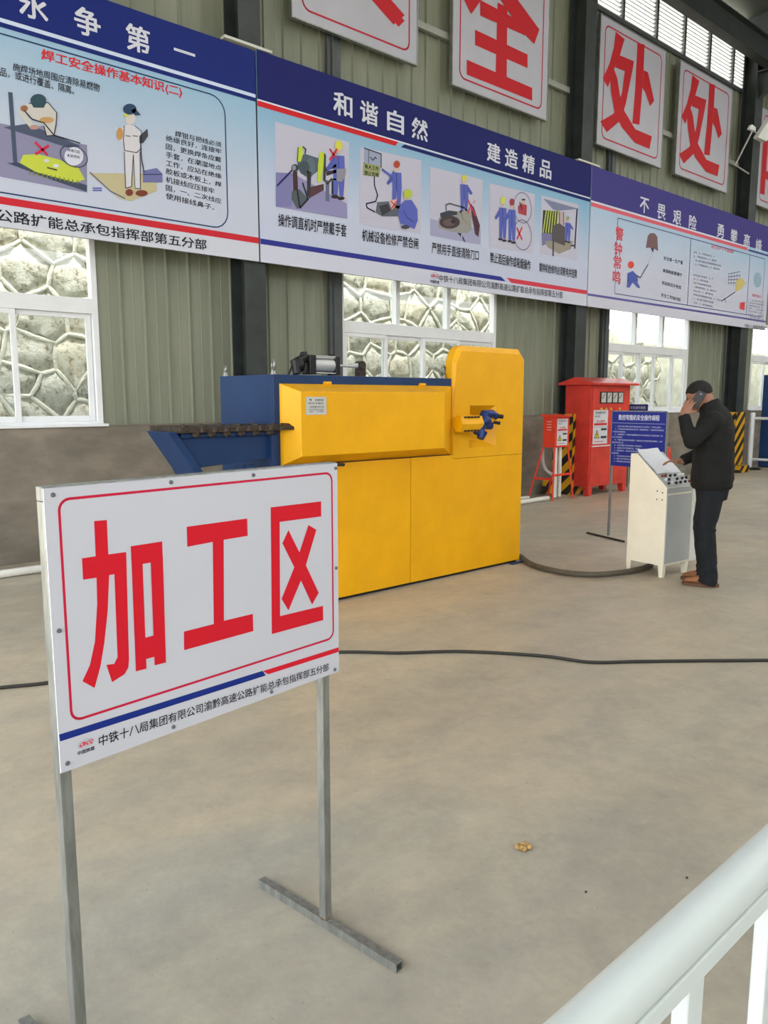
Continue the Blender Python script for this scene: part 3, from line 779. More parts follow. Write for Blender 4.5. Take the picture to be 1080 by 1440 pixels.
px_ell(a, 655, 745, 56, 58, (178, 192, 74), 11, **g); px_ell(a, 620, 790, 22, 26, SKIN, 10, **g)
px_ell(a, 620, 1165, 54, 26, (70, 70, 86), 11, **g)
a.make('illustration', b2)
# picture 3
a, g = pic(b2, 590, 230, 10.29, [(150, 45), (915, 235), (880, 1175), (150, 1040)])
px_poly(a, [(150, 800), (880, 950), (880, 1175), (150, 1040)], (160, 160, 190), 3, **g)
px_poly(a, [(270, 800), (400, 680), (560, 690), (740, 720), (750, 960), (680, 1010), (440, 985), (270, 930)], (150, 148, 146), 4, **g)
px_ell(a, 430, 850, 150, 95, (74, 62, 66), 5, **g); px_ell(a, 420, 855, 90, 56, (100, 84, 84), 6, **g); px_ell(a, 480, 840, 34, 30, (60, 50, 54), 7, **g)
px_poly(a, [(290, 720), (420, 680), (540, 700), (540, 740), (300, 790)], (60, 66, 76), 6, **g)
px_line(a, [(380, 680), (375, 600), (430, 580), (640, 640), (700, 700)], .02, (90, 94, 100), 6, **g)
px_poly(a, [(540, 1000), (600, 1010), (590, 1060)], (50, 50, 66), 5, **g); px_poly(a, [(620, 1040), (660, 1140), (640, 1130), (615, 1080)], (50, 50, 76), 5, **g)
worker(a, g, 640, 170, 560, (206, 200, 84), -1)
px_poly(a, [(600, 690), (740, 690), (740, 900), (610, 800)], (150, 148, 140), 9, **g)
px_poly(a, [(735, 620), (770, 620), (865, 900), (840, 1060), (800, 1020), (755, 780)], (80, 52, 62), 10, **g)
px_line(a, [(690, 520), (800, 760)], .018, (214, 60, 84), 11, **g); px_line(a, [(745, 590), (690, 720)], .02, (214, 60, 84), 11, **g)
px_line(a, [(770, 570), (790, 540)], .014, (190, 120, 90), 11, **g)
a.make('illustration', b2)
# picture 4
a, g = pic(b2, 680, 250, 7.2, [(60, 55), (520, 165), (500, 770), (55, 700)])
worker(a, g, 190, 195, 455, (196, 204, 90), 1, 6, .75); worker(a, g, 283, 215, 455, (150, 60, 76), 1, 6, .75)
for cy_, rr in ((305, 130), (580, 115)):
    u, v = bp(680 + 393 / 7.2, 250 + cy_ / 7.2); a.ring(u, v, .195, .20, .012, (110, 110, 140), 5)
px_poly(a, [(345, 290), (380, 260), (435, 280), (430, 385), (350, 360)], (170, 64, 76), 6, **g); px_poly(a, [(380, 215), (420, 215), (400, 260)], (40, 40, 50), 7, **g)
px_ell(a, 398, 250, 14, 22, SKIN, 8, **g); px_line(a, [(360, 250), (385, 320)], .02, (60, 54, 50), 9, **g)
px_line(a, [(335, 510), (385, 625)], .025, (206, 60, 66), 7, **g); px_line(a, [(385, 505), (335, 620)], .025, (206, 60, 66), 7, **g)
a.make('illustration', b2)
# picture 5
a, g = pic(b2, 680, 250, 7.2, [(585, 180), (960, 270), (950, 840), (570, 770)])
px_poly(a, [(600, 210), (960, 315), (900, 322), (745, 335), (700, 320)], (124, 128, 158), 4, **g)
px_line(a, [(945, 318), (920, 715)], .03, (44, 44, 62), 5, **g); px_line(a, [(880, 685), (925, 690)], .02, (60, 60, 70), 5, **g)
px_poly(a, [(600, 328), (760, 340), (720, 570), (590, 560)], (54, 60, 56), 4, **g)
for i in range(6): px_line(a, [(600 + i * 27, 555), (632 + i * 24, 335)], .026, (180, 188, 90), 5, **g)
px_poly(a, [(585, 560), (700, 570), (690, 650), (590, 690)], (120, 118, 160), 4, **g)
px_poly(a, [(620, 640), (900, 640), (880, 720), (760, 770), (640, 700)], (150, 142, 130), 5, **g)
px_poly(a, [(690, 490), (760, 460), (820, 500), (820, 690), (690, 640)], (88, 82, 86), 6, **g)
px_line(a, [(702, 640), (700, 790)], .03, (70, 68, 90), 7, **g)
px_poly(a, [(750, 340), (820, 350), (810, 480), (760, 470)], (190, 170, 170), 5, **g); px_line(a, [(765, 345), (765, 470)], .02, (130, 70, 70), 6, **g); px_line(a, [(805, 350), (805, 480)], .02, (120, 90, 90), 6, **g)
worker(a, g, 848, 392, 270, (150, 160, 120), -1)
a.make('illustration', b2)

# --- banner 3 (right)
b3 = banner(10.66, 17.2, ZB0, ZB1 + .0, 'right banner with a brown bell drawing and columns of small text', (156, 190, 216), (196, 198, 216))  # less blue than its neighbours: glare put into the print colours
a = Art(BW); x0, x1 = 10.66, 17.2
band(a, x0, x1, 4.47, ZB1, PURP)
xm = 16.1
a.rect(x0 + .01, 4.445, xm, 4.47, (214, 214, 228), 2); a.rect(x0 + .01, 4.385, xm, 4.44, (216, 96, 112), 2)
a.rect(xm + .05, 4.385, x1 - .01, 4.42, PURP, 2)
a.rect(x0 + .01, 2.905, x1 - .01, 3.065, (200, 200, 214), 1)
a.rect(x0 + .01, 3.065, x1 - .01, 3.10, (96, 92, 156), 2)
a.frame(11.42, 3.16, 16.95, 4.32, .02, .014, (80, 86, 130), 2)
for px, py in ((968, 400), (1050, 430)):
    u = bp(px, py)[0]; a.rect(u - .01, 3.165, u + .01, 4.315, (90, 96, 140), 2)
a.make('printed_stripe', b3)
a = Art(BW)
for ch, px, py in (('不', 906, 289), ('畏', 930, 298), ('艰', 952, 306), ('险', 974, 313), ('勇', 1013, 325), ('攀', 1032, 332), ('高', 1050, 338), ('峰', 1067, 345)):
    u, v = bp(px, py); write(a, ch, [u - .14, v - .12, u + .14, v + .12], WH, 3, .018)
for ch, px, py in (('警', 871, 329), ('钟', 869, 350), ('常', 868, 369), ('鸣', 867, 390)):
    u, v = bp(px, py); write(a, ch, [u - .115, v - .10, u + .115, v + .10], (214, 66, 78), 3, .018)
for i, t in enumerate(('安全第一生产重', '规章制度要遵守', '班前班后多检查', '安全工作每时刻')):
    y = 360 + i * 17.3; x = 933 - i * 1.2; write(a, t, tq(x, y, y + 5.5, x + 27, y + 7, y + 12.5), (50, 52, 72), 3, .01)
rr = random.Random(5)
txt = '一、进入施工现场必须正确佩戴安全帽；二、作业人员持证上岗；三、遵守操作规程；四、高处作业系好安全带；五、严禁酒后作业；六、保持现场整洁；七、设备定期保养检修；'
ys = [353, 358.5, 364, 369.5, 385, 390.5, 396, 401.5, 407, 412.5, 418, 424]
for i, y in enumerate(ys):
    k = rr.randint(9, 17); s0 = rr.randint(0, len(txt) - 20); x = 975; w = k * 2.3
    write(a, txt[s0:s0 + k], tq(x, y, y + 3.2, x + w, y + w * .22, y + w * .22 + 3.0), (84, 84, 104), 3, 0)
write(a, '安全生产十不准规定', tq(1000, 344, 349, 1032, 352, 357), (214, 96, 116), 3, .01)
for i in range(8):
    y = 420 + i * 4.0; write(a, txt[i * 5:i * 5 + 10], tq(1052, y, y + 2.6, 1074, y + 4, y + 6.5), (96, 96, 114), 3, 0)
write(a, '消防知识', tq(1057, 413, 417, 1070, 415.5, 419.5), (214, 96, 116), 3, .01)
write(a, '中铁十八局集团有限公司', tq(1047, 455, 461, 1078, 459, 465), (60, 60, 74), 3, .01)
a.make('lettering', b3)
a = Art(BW); g = dict(ox=850, oy=300, sc=4.696)
px_poly(a, [(272, 230), (285, 150), (300, 132), (330, 132), (348, 155), (352, 250), (330, 235), (295, 225)], (120, 92, 96), 4, **g)
px_poly(a, [(305, 228), (325, 232), (318, 262)], (60, 60, 76), 5, **g)
a.make('illustration', b3); a = Art(BW)
px_ell(a, 173, 340, 20, 24, (214, 76, 60), 5, **g)
px_poly(a, [(150, 395), (185, 380), (215, 410), (220, 450), (150, 445)], (80, 92, 170), 5, **g)
px_poly(a, [(150, 440), (215, 450), (235, 495), (215, 490), (185, 455), (165, 490), (145, 490)], (84, 96, 174), 5, **g)
px_line(a, [(210, 410), (235, 425), (285, 340)], .02, (80, 84, 110), 6, **g); px_line(a, [(285, 345), (310, 260)], .006, (150, 150, 170), 6, **g)
a.make('illustration', b3); a = Art(BW)
for i in range(5): px_line(a, [(820 + i * 18, 395 + i * 2), (815 + i * 18, 470 + i * 6)], .012, (110, 112, 140), 5, **g)
for i in range(4): px_line(a, [(815, 400 + i * 20), (895, 385 + i * 25)], .012, (110, 112, 140), 5, **g)
px_poly(a, [(870, 440), (905, 425), (930, 460), (900, 500), (860, 520)], (206, 190, 120), 6, **g)
px_line(a, [(770, 580), (860, 520)], .02, (90, 90, 120), 6, **g); px_line(a, [(800, 590), (790, 560)], .015, (90, 90, 120), 6, **g)
a.make('illustration', b3); a = Art(BW)
px_poly(a, [(890, 630), (895, 590), (925, 585), (922, 640)], (214, 70, 76), 6, **g)
a.make('illustration', b3); a = Art(BW)
px_ell(a, 1010, 440, 26, 50, (150, 176, 196), 4, **g)
a.make('illustration', b3)
# light clip strips over the two joints
for x in (4.6, 10.55):
    o = obj('clip_strip', MB().box(x - .25, YB - .02, ZB1 + .005, x + .3, YB + .06, ZB1 + .03), mat('pale_strip', (196, 196, 188), .5), b2 if x < 5 else b3)

# ---- big single character boards
YC = 7.40
def big(x0, x1, z0, z1, label, fn):
    t = root('character_board', ((x0 + x1) / 2, YC, z0), label, 'sign', 'big single-character boards')
    obj('print_panel', MB().box(x0, YC - .04, z0, x1, YC, z1), mat('character_board_white', (174, 174, 184), .45, 0, .05, 1.2), t, bevel=.004)
    obj('edge_frame', MB().box(x0 - .015, YC - .045, z0 - .015, x0, YC + .01, z1 + .015).box(x1, YC - .045, z0 - .015, x1 + .015, YC + .01, z1 + .015)
        .box(x0, YC - .045, z0 - .015, x1, YC + .01, z0).box(x0, YC - .045, z1, x1, YC + .01, z1 + .015), M_galv, t)
    bo = Board((0, YC - .04, 0), (1, 0, 0), (0, -1, 0), .0015)
    a = Art(bo); a.frame(x0 + .13, z0 + .11, x1 - .13, z1 - .11, .1, .022, (176, 44, 60), 1)
    a.make('border_line', t)
    a = Art(bo); fn(a); a.make('character', t)
    return t
RC = (184, 36, 44)
YF = YC - .045
def chu(dx):
    def f(a):
        def q(pts, k=2): a.poly([(p[0] + dx, p[1]) for p in [bp(720 + x / 3.0, y / 3.0, YF) for x, y in pts]], RC, k)
        q([(438, 133), (476, 165), (455, 235), (432, 290), (405, 368), (384, 330), (412, 268), (430, 200)])
        q([(452, 232), (515, 258), (508, 300), (480, 440), (458, 508), (400, 558), (373, 512), (428, 480), (450, 440), (465, 385), (476, 300), (436, 283)], 3)
        q([(412, 320), (428, 285), (444, 330), (455, 400), (475, 470), (520, 545), (590, 575), (580, 628), (518, 602), (462, 535), (432, 470), (418, 390)], 4)
        q([(530, 180), (560, 188), (556, 290), (547, 420), (538, 526), (508, 520), (520, 380)])
        q([(556, 296), (574, 305), (600, 425), (583, 448), (562, 388), (550, 370)], 3)
    return f
big(5.33, 7.175, 5.53, 7.45, 'leftmost big board cut off by the top of the picture, one red character', lambda a: write(a, '安', [5.55, 5.86, 7.0, 7.28], RC, 2, .035))
def quan(a):
    def q(pts, k=2): a.poly([bp(390 + x / 2.769, y / 2.769, YF) for x, y in pts], RC, k)
    q([(770, 115), (975, 212), (975, 265), (770, 175)]); q([(738, 232), (993, 342), (993, 392), (738, 290)]); q([(858, 10), (896, 28), (893, 320), (850, 300)], 3)
    q([(790, 0), (965, 92), (965, 138), (790, 60)], 4)
    q([(856, -110), (1020, 115), (1000, 172), (955, 125), (862, -10)], 5); q([(862, -105), (862, -20), (800, -10), (755, 55), (725, -5), (800, -80)], 6)
big(7.815, 9.79, 5.47, 7.35, 'second big board from the left, whose red character looks like a king under a roof', quan)
big(11.08, 13.03, 5.42, 7.27, 'big white board just right of the second column, red character under the bright louvres', chu(0))
big(13.53, 15.52, 5.42, 7.27, 'big white board repeating its left neighbour, right end of the bright louvres', chu(2.47))
big(16.85, 18.8, 5.42, 7.27, 'sliver of a big red-character board past the third column at the right edge', lambda a: write(a, '防', [17.0, 5.65, 18.6, 7.05], RC, 2, .035))
#=====FRONTSIGN=====
az = math.radians(6.62)
SU = V((math.cos(az), math.sin(az), 0)); SN = V((math.sin(az), -math.cos(az), 0))
SO = V((1.236, 1.626, 0))
sgn = root('floor_sign', tuple(SO + SU * -.33), 'white sign on two steel legs in the foreground, three big red characters', 'sign')
SX = Matrix((SU, -SN, V((0, 0, 1)))).transposed().to_4x4(); SX.translation = SO
u0, u1, z0, z1 = -.7255, .0705, .752, 1.329
obj('sign_board', MB(SX).box(u0, 0, z0, u1, .004, z1), M_bpanel, sgn, smooth=0)
m = MB(SX)
ps = .026
m.box(u0 - .001, .005, z1 - ps, u1, .005 + ps, z1 + .003)
obj('top_rail', m, M_galv, sgn, bevel=.002)
obj('bottom_rail', MB(SX).box(u0 + ps, .005, z0 + .005, u1 - .02 - ps, .005 + ps, z0 + .005 + ps), M_galv, sgn, bevel=.002)
for pu in (u0 - .001, .0125):
    obj('post', MB(SX).box(pu, .005, .026, pu + ps, .005 + ps, z1 - ps), M_galv, sgn, bevel=.0025)
    fy0, fy1 = -.26, .30
    ft = MB(SX); t = .0022
    a_, b_, c_, d_ = pu + .0, pu + ps, 0.0005, ps
    ft.box(a_, fy0, c_, b_, fy1, c_ + t); ft.box(a_, fy0, d_ - t, b_, fy1, d_); ft.box(a_, fy0, c_ + t, a_ + t, fy1, d_ - t); ft.box(b_ - t, fy0, c_ + t, b_, fy1, d_ - t)
    fo = obj('foot_bar', ft, M_galv, sgn, smooth=0)
    wm = MB(SX)
    for k in range(10):
        an = k / 10 * 2 * PI
        wm.ell((pu + ps / 2 + .014 * math.cos(an), .018 + .014 * math.sin(an), .0275), (.004, .004, .003), nu=6, nv=4)
    obj('weld_bead', wm, mat('weld_rust', (112, 92, 66), .7, .3, .3, 40), fo)
sb = MB(SX)
for u, v in ((-.7075, 1.3155), (-.4434, 1.319), (-.2148, 1.318), (.0635, 1.316), (.0625, 1.0457), (.0535, .7622), (-.1731, .7638), (-.4621, .7650), (-.7112, .7688), (-.7120, 1.0461)):
    o = obj('screw', MB(SX).tube([(u, -.0035, v), (u, 0, v)], [.0042, .005], 10).tube([(u, -.005, v), (u, -.0035, v)], [.0022, .0022], 6), mat('zinc_screw', (120, 122, 126), .4, .6), sgn)
BS = Board(SO, SU, SN, .0003)
a = Art(BS)
a.frame(-.697, .853, .0495, 1.305, .022, .0055, (186, 26, 58), 1)
a.poly([(-.7245, .8345), (-.2000, .8265), (-.1900, .8115), (-.7235, .8195)], (22, 42, 120), 1)
a.poly([(-.1990, .8255), (.0700, .8215), (.0700, .8085), (-.1820, .8125)], (200, 26, 44), 1)
a.make('printed_stripe', sgn)
RD = (196, 24, 40)
a = Art(BS)
a.poly([(-.6260, 1.2550), (-.5983, 1.2540), (-.5990, 1.1825), (-.5585, 1.1815), (-.5640, .9479), (-.5665, .9320), (-.5760, .9200), (-.6051, .9104), (-.6160, .9510), (-.5985, .9485), (-.5900, .9611), (-.5878, 1.1390), (-.5995, 1.1390), (-.6070, 1.0636), (-.6180, .9989), (-.6290, .9522), (-.6446, .9091), (-.6698, .9304), (-.6520, .9600), (-.6385, 1.006), (-.6290, 1.0850), (-.6275, 1.1385), (-.6563, 1.1395), (-.6563, 1.1830), (-.6270, 1.1828)], RD, 2)
for q in ([(-.5475, 1.1920), (-.4716, 1.1920), (-.4716, 1.1500), (-.5475, 1.1500)], [(-.5475, 1.16), (-.5215, 1.16), (-.5235, .9182), (-.5492, .9190)], [(-.5020, 1.16), (-.4716, 1.16), (-.4749, .9195), (-.5035, .9205)], [(-.53, .9880), (-.49, .9880), (-.49, .9400), (-.53, .9400)]):
    a.poly(q, RD, {1.192: 2, 1.16: 3}.get(q[0][1], 4.5) + (1 if q[0][0] == -.5020 else 0))
a.make('character', sgn); a = Art(BS)
a.poly([(-.4075, 1.2163), (-.2366, 1.2155), (-.2366, 1.1733), (-.3075, 1.1733), (-.3137, .9800), (-.2266, .9785), (-.2266, .9350), (-.4262, .9358), (-.4250, .9788), (-.3430, .9785), (-.3386, 1.1726), (-.4079, 1.1711)], RD, 2)
a.make('character', sgn); a = Art(BS)
a.poly([(-.1630, 1.2345), (.0091, 1.2326), (.0088, 1.1926), (-.1350, 1.1951), (-.1395, .9544), (.0114, .9505), (.0119, .9113), (-.1680, .9138)], RD, 2)
a.poly([(-.1065, 1.1705), (-.1274, 1.1400), (-.0640, 1.0290), (-.0284, .9619), (-.0037, .9892), (-.0480, 1.0702)], RD, 2)
a.poly([(-.0375, 1.1756), (-.0096, 1.1594), (-.0600, 1.0450), (-.1113, .9634), (-.1339, .9981), (-.0860, 1.0770)], RD, 3)
a.make('character', sgn)
a = Art(BS)
write(a, '中铁十八局集团有限公司渝黔高速公路扩能总承包指挥部五分部', [(-.6424, .7800), (.0315, .7655), (.0300, .7870), (-.6415, .8040)], (22, 22, 30), 2, .012)
a.make('lettering', sgn)
a = Art(BS); emblem(a, -.6705, .7975, .034, .020, 2); a.make('emblem', sgn)

#=====MACHINE=====
MY = 4.465
mc = root('bending_machine', (4.3, 4.8, 0), 'large yellow and blue rebar bending machine in the middle of the hall', 'machine')
LX, RX, BY = 3.045, 5.735, 5.19
obj('base_cabinet', MB().box(LX + .05, MY + .012, .03, 4.312, BY, 1.0), M_yellow, mc, bevel=.004)
obj('base_cabinet', MB().box(4.316, MY + .012, .03, RX - .02, BY, 1.0), M_yellow, mc, bevel=.004)
obj('access_panel', MB().box(LX + .055, MY, .025, 4.311, MY + .012, 1.033), M_yellow, mc, bevel=.002)
# right panel with the tower front in one sheet
obj('plinth', MB().box(LX + .08, MY + .03, 0, RX - .03, BY - .02, .03), M_black, mc)
# upper blue frame
m = MB()
m.box(LX, MY + .025, 1.02, LX + .05, MY + .06, 1.66)             # front-left post face
m.box(LX, MY + .06, 1.0, LX + .02, BY, 1.66)                     # left side sheet
m.box(LX + .05, MY + .03, 1.58, 4.86, MY + .06, 1.66)              # top strip
m.box(LX + .02, MY + .06, 1.64, 4.86, BY, 1.66)
m.box(LX + .02, BY - .02, 1.0, 4.86, BY, 1.64)
m.box(LX + .05, MY + .035, 1.02, 4.86, MY + .05, 1.58)
obj('blue_frame', m, M_blue, mc, bevel=.004)
m = MB().box(LX, MY + .02, .03, LX + .05, BY, 1.0)
obj('side_sheet', m, M_blue, mc, bevel=.004)
# bevelled cover (raised frustum)
def frust(x0, z0, x1, z1, y0, X0, Z0, X1, Z1, y1):
    """outer rectangle at y0, inner rectangle (caps) at y1"""
    vs = [(x0, y0, z0), (x1, y0, z0), (x1, y0, z1), (x0, y0, z1), (X0, y1, Z0), (X1, y1, Z0), (X1, y1, Z1), (X0, y1, Z1)]
    return vs, [(4, 5, 6, 7), (0, 1, 5, 4), (1, 2, 6, 5), (2, 3, 7, 6), (3, 0, 4, 7)]
m = MB(); vs, fs = frust(3.09, 1.035, 4.80, 1.60, MY + .028, 3.154, 1.107, 4.55, 1.545, 4.33); m.add(vs, fs + [(3, 2, 1, 0)])
cov = obj('hinged_cover', m, M_yellow, mc, smooth=0, bevel=.004)
for x in (3.49, 4.44):
    hg = MB().tube([(x - .03, MY + .005, 1.605), (x + .03, MY + .005, 1.605)], .013, 10).box(x - .028, MY + .0, 1.58, x + .028, MY + .03, 1.60)
    obj('hinge', hg, M_yellow, cov)
# name plate
npb = Board((0, 4.329, 0), (1, 0, 0), (0, -1, 0), .0006)
pq = [bp(430, 558, 4.329), bp(459, 583, 4.329)]
pu0, pz1 = pq[0]; pu1, pz0 = pq[1]
npl = obj('name_plate', MB().box(pu0, 4.3275, pz0, pu1, 4.330, pz1), M_alu, cov)
a = Art(Board((0, 4.3275, 0), (1, 0, 0), (0, -1, 0), .0004))
a.rect(pu0 + .012, pz0 + .008, pu1 - .012, pz1 - .006, (190, 190, 186), 1)
W_ = pu1 - pu0; H_ = pz1 - pz0
a.poly([(pu0 + W_ * .14, pz1 - H_ * .12), (pu0 + W_ * .26, pz1 - H_ * .12), (pu0 + W_ * .26, pz1 - H_ * .26)], (40, 60, 90), 2)
write(a, '机械制造', [pu0 + W_ * .42, pz1 - H_ * .24, pu0 + W_ * .86, pz1 - H_ * .12], (40, 60, 70), 2, .02)
write(a, '数控弯箍机', [pu0 + W_ * .12, pz1 - H_ * .42, pu0 + W_ * .86, pz1 - H_ * .30], (60, 66, 70), 2, .01)
write(a, '公称重量电机功率', [pu0 + W_ * .14, pz1 - H_ * .62, pu0 + W_ * .88, pz1 - H_ * .50], (60, 66, 70), 2, .01)
a.line([(pu0 + W_ * .12, pz0 + H_ * .30), (pu0 + W_ * .88, pz0 + H_ * .30)], .003, (60, 66, 70), 2)
write(a, '出厂日期', [pu0 + W_ * .16, pz0 + H_ * .14, pu0 + W_ * .84, pz0 + H_ * .25], (60, 66, 70), 2, .01)
a.mb and obj('plate_print', a.mb, [ink(c) for c in a.cols], None, smooth=0) if False else None
po = a.make('lettering', mc)
# lower front sheet right + tower front with recess
tf = MB()
TX0, TX1, TZ = 4.80, 5.745, 1.93
wx0, wx1, wz0, wz1 = 5.00, 5.345, 1.085, 1.44
FY = 4.425
# tower sheet: strips around the recess, chamfered top corners, proud of the base
def fpanel(pts, y0=FY, d=.04): tf.prism([(x, y0, z) for x, z in pts], (0, d, 0))
# solid hood body behind the front skin
hood = MB()
ZJ = 1.003
prof = [(TX0, ZJ), (TX0, 1.80), (TX0 + .045, TZ - .03), (TX0 + .10, TZ), (TX1 - .09, TZ), (TX1, TZ - .09), (TX1, ZJ)]
inn = [(TX0 + .004, ZJ), (TX0 + .03, 1.78), (TX0 + .085, TZ - .055), (TX0 + .115, TZ - .045), (TX1 - .10, TZ - .045), (TX1 - .035, TZ - .11), (TX1 - .03, ZJ)]
n = len(prof)
vs = [(x, 4.56, z) for x, z in prof] + [(x, 4.49, z) for x, z in prof] + [(x, MY, z) for x, z in inn]
fs = []
for i in range(n - 1):
    fs.append((i, i + 1, n + i + 1, n + i)[::-1]); fs.append((n + i, n + i + 1, 2 * n + i + 1, 2 * n + i)[::-1])
fs.append(tuple(range(n)))
hood.add(vs, fs)
# front face with hole, in 4 parts
fy = MY
xa, xb = TX0 + .004, TX1 - .03
zb_ = ZJ
hood.add([(xa, fy, zb_), (xb, fy, zb_), (xb, fy, wz0), (xa, fy, wz0)], [(0, 1, 2, 3)])
hood.add([(xa, fy, wz0), (wx0, fy, wz0), (wx0, fy, wz1), (xa, fy, wz1)], [(0, 1, 2, 3)])
hood.add([(wx1, fy, wz0), (xb, fy, wz0), (xb, fy, wz1), (wx1, fy, wz1)], [(0, 1, 2, 3)])
top = [(xb, fy, wz1)] + [(x, fy, z) for x, z in inn[1:-1]][::-1] + [(xa, fy, wz1)]
hood.add(top[::-1], [tuple(range(len(top)))[::-1]])
# recess frustum inward
rc = [(wx0, fy, wz0), (wx1, fy, wz0), (wx1, fy, wz1), (wx0, fy, wz1)]
ri = [(wx0 + .015, fy + .12, wz0 + .07), (wx1 - .13, fy + .12, wz0 + .07), (wx1 - .13, fy + .12, wz1 - .10), (wx0 + .015, fy + .12, wz1 - .10)]
hood.add(rc + ri, [(0, 1, 5, 4)[::-1], (1, 2, 6, 5)[::-1], (2, 3, 7, 6)[::-1], (3, 0, 4, 7)[::-1], (4, 5, 6, 7)])
ho = obj('tower_hood', hood, M_yellow, mc, smooth=0)
obj('tower_body', MB().box(TX0 + .03, 4.61, 1.0, RX - .02, 4.66, 1.60), M_yellow, mc)
# lower right front sheet: from z .03 to .99, bevelled up to the hood
m = MB()
m.prism([(4.316, MY, .025), (4.316, MY, 1.033), (TX0 - .003, MY, 1.033), (TX0 - .003, MY, 1.0), (TX1 - .03, MY, 1.0), (TX1 - .03, MY, .025)], (0, .012, 0))
m.prism([(TX1 - .03, MY, .025), (TX1 - .03, MY + .012, .025), (TX1, 4.50, .025), (TX1, 4.49, .025)], (0, 0, .975))
obj('front_panel', m, M_yellow, mc, smooth=0)
obj('door_flap', MB().box(5.56, MY - .05, .0, 5.76, MY - .0, .006), M_blue, mc)
# guide sleeve and blue bending motor
gd = MB()
gc = V((0, 4.40, 1.29)); hexp = []
for ang in (60, 0, -60, -120, 180, 120):
    hexp.append((4.78, gc.y - .055 * math.cos(math.radians(ang)) * -1, gc.z + .075 * math.sin(math.radians(ang))))
gd.prism(hexp, (.27, 0, 0))
go = obj('guide_sleeve', gd, M_yellow, mc, smooth=0, bevel=.003)
for k in range(5):
    for zz in (1.345, 1.235):
        obj('bolt', MB().tube([(4.83 + k * .04, 4.348, zz), (4.83 + k * .04, 4.38, zz)], .008, 8), M_rust, go)
bm = MB(Matrix.Translation((0, .04, 0)))
bm.tube([(5.03, 4.36, 1.20), (5.12, 4.35, 1.38)], .045, 12)
bm.tube([(5.10, 4.35, 1.36), (5.18, 4.34, 1.37), (5.235, 4.33, 1.345)], [.04, .035, .03], 12)
bm.tube([(5.045, 4.345, 1.28), (5.17, 4.34, 1.27)], .035, 12)
bm.tube([(5.03, 4.33, 1.165), (5.06, 4.335, 1.22)], [.03, .045], 12)
bm.ell((5.1, 4.34, 1.31), (.06, .05, .05))
obj('bending_head', bm, mat('deep_blue_casting', (20, 44, 104), .4, .2, .3, 20), mc, smooth=50)
obj('bolt', MB().tube([(5.16, 4.34, 1.30), (5.19, 4.29, 1.29)], .014, 8).tube([(5.22, 4.35, 1.35), (5.26, 4.32, 1.345)], .018, 8), M_black, mc)
# eye bolts
def eye(x, y, z, r=.032, ry=0):
    pts = [(x + r * math.cos(t) * math.cos(ry), y + r * math.cos(t) * math.sin(ry), z + .03 + r + r * math.sin(t)) for t in [2 * PI * k / 16 for k in range(17)]]
    return obj('eye_bolt', MB().tube(pts, .009, 8).tube([(x, y, z), (x, y, z + .035)], [.022, .012], 10), M_galv, mc, smooth=60)
eye(3.07, MY + .06, 1.66, .036, 1.2); eye(3.06, BY - .06, 1.66, .02, 1.2); eye(4.77, MY + .09, 1.66, .036, .3)
# lever bar at the lower left of the cover
obj('support_pin', MB().tube([(3.42, 4.40, 1.035), (3.58, 4.40, 1.025)], .012, 8).tube([(3.44, 4.40, 1.035), (3.44, 4.47, 1.035)], .008, 6), M_black, mc)
# pneumatic cylinder on top
cy = 4.75; pc = 3.42
def cpx(x, y): p = wy(x, y, cy); return p.x, p.z
xa, _ = cpx(439, 520); xb, _ = cpx(466, 520); xc, _ = cpx(472.5, 520); xd, _ = cpx(430, 520); xe, _ = cpx(415, 520)
_, zt = cpx(450, 500); zc = 1.66 + (zt - 1.66) * .52
ac = obj('air_cylinder', MB().tube([(xa, cy, zc + .005), (xb, cy, zc + .005)], .052, 20), M_alu, mc, smooth=60)
obj('end_cap', MB().box(xd, cy - .055, 1.675, xa, cy + .055, zt), M_black, ac, bevel=.006)
obj('end_cap', MB().box(xb, cy - .055, 1.675, xc, cy + .055, zt - .005), M_black, ac, bevel=.006)
obj('switch_rail', MB().box(xa, cy - .045, zt - .022, xb, cy + .045, zt - .010), M_alu, ac)
for yy in (-.048, .048):
    for zz in (1.685, zt - .008): obj('tie_rod', MB().tube([(xa, cy + yy, zz), (xb, cy + yy, zz)], .005, 6), M_alu, ac)
rb = MB().tube([(xe, cy - .02, 1.675), (xe + .0, cy, zc + .01), (xd + .01, cy, zt - .01)], [.03, .04, .03], 10).ell((xe + .03, cy, zc), (.05, .05, .06)).ell((xd - .02, cy, zt + .004), (.03, .02, .02))
obj('air_fitting', MB().ell((xb + .01, cy, zt + .004), (.03, .02, .012)), M_black, ac)
obj('air_valve', rb, M_black, ac)
xr, zr = cpx(505, 512)
obj('piston_rod', MB().tube([(xc, cy, zc + .005), (xr - .1, cy, zc + .005)], .010, 10).tube([(xr - .11, cy, zc + .005), (xr, cy, zc + .01)], [.012, .024], 10), M_alu, ac, smooth=50)
obj('clevis', MB().box(xr - .02, cy - .03, 1.66, xr + .045, cy + .03, zc + .01).tube([(xr + .01, cy - .035, zc + .012), (xr + .01, cy + .035, zc + .012)], .035, 14), M_rust, ac, bevel=.004)
obj('air_hose', MB().tube([(xd + .01, cy, zt + .02), (xe + .01, cy, zt - .03), (xe - .03, cy, zt - .09), (xe - .06, cy, 1.665)], .007, 8), M_black, ac, smooth=60)
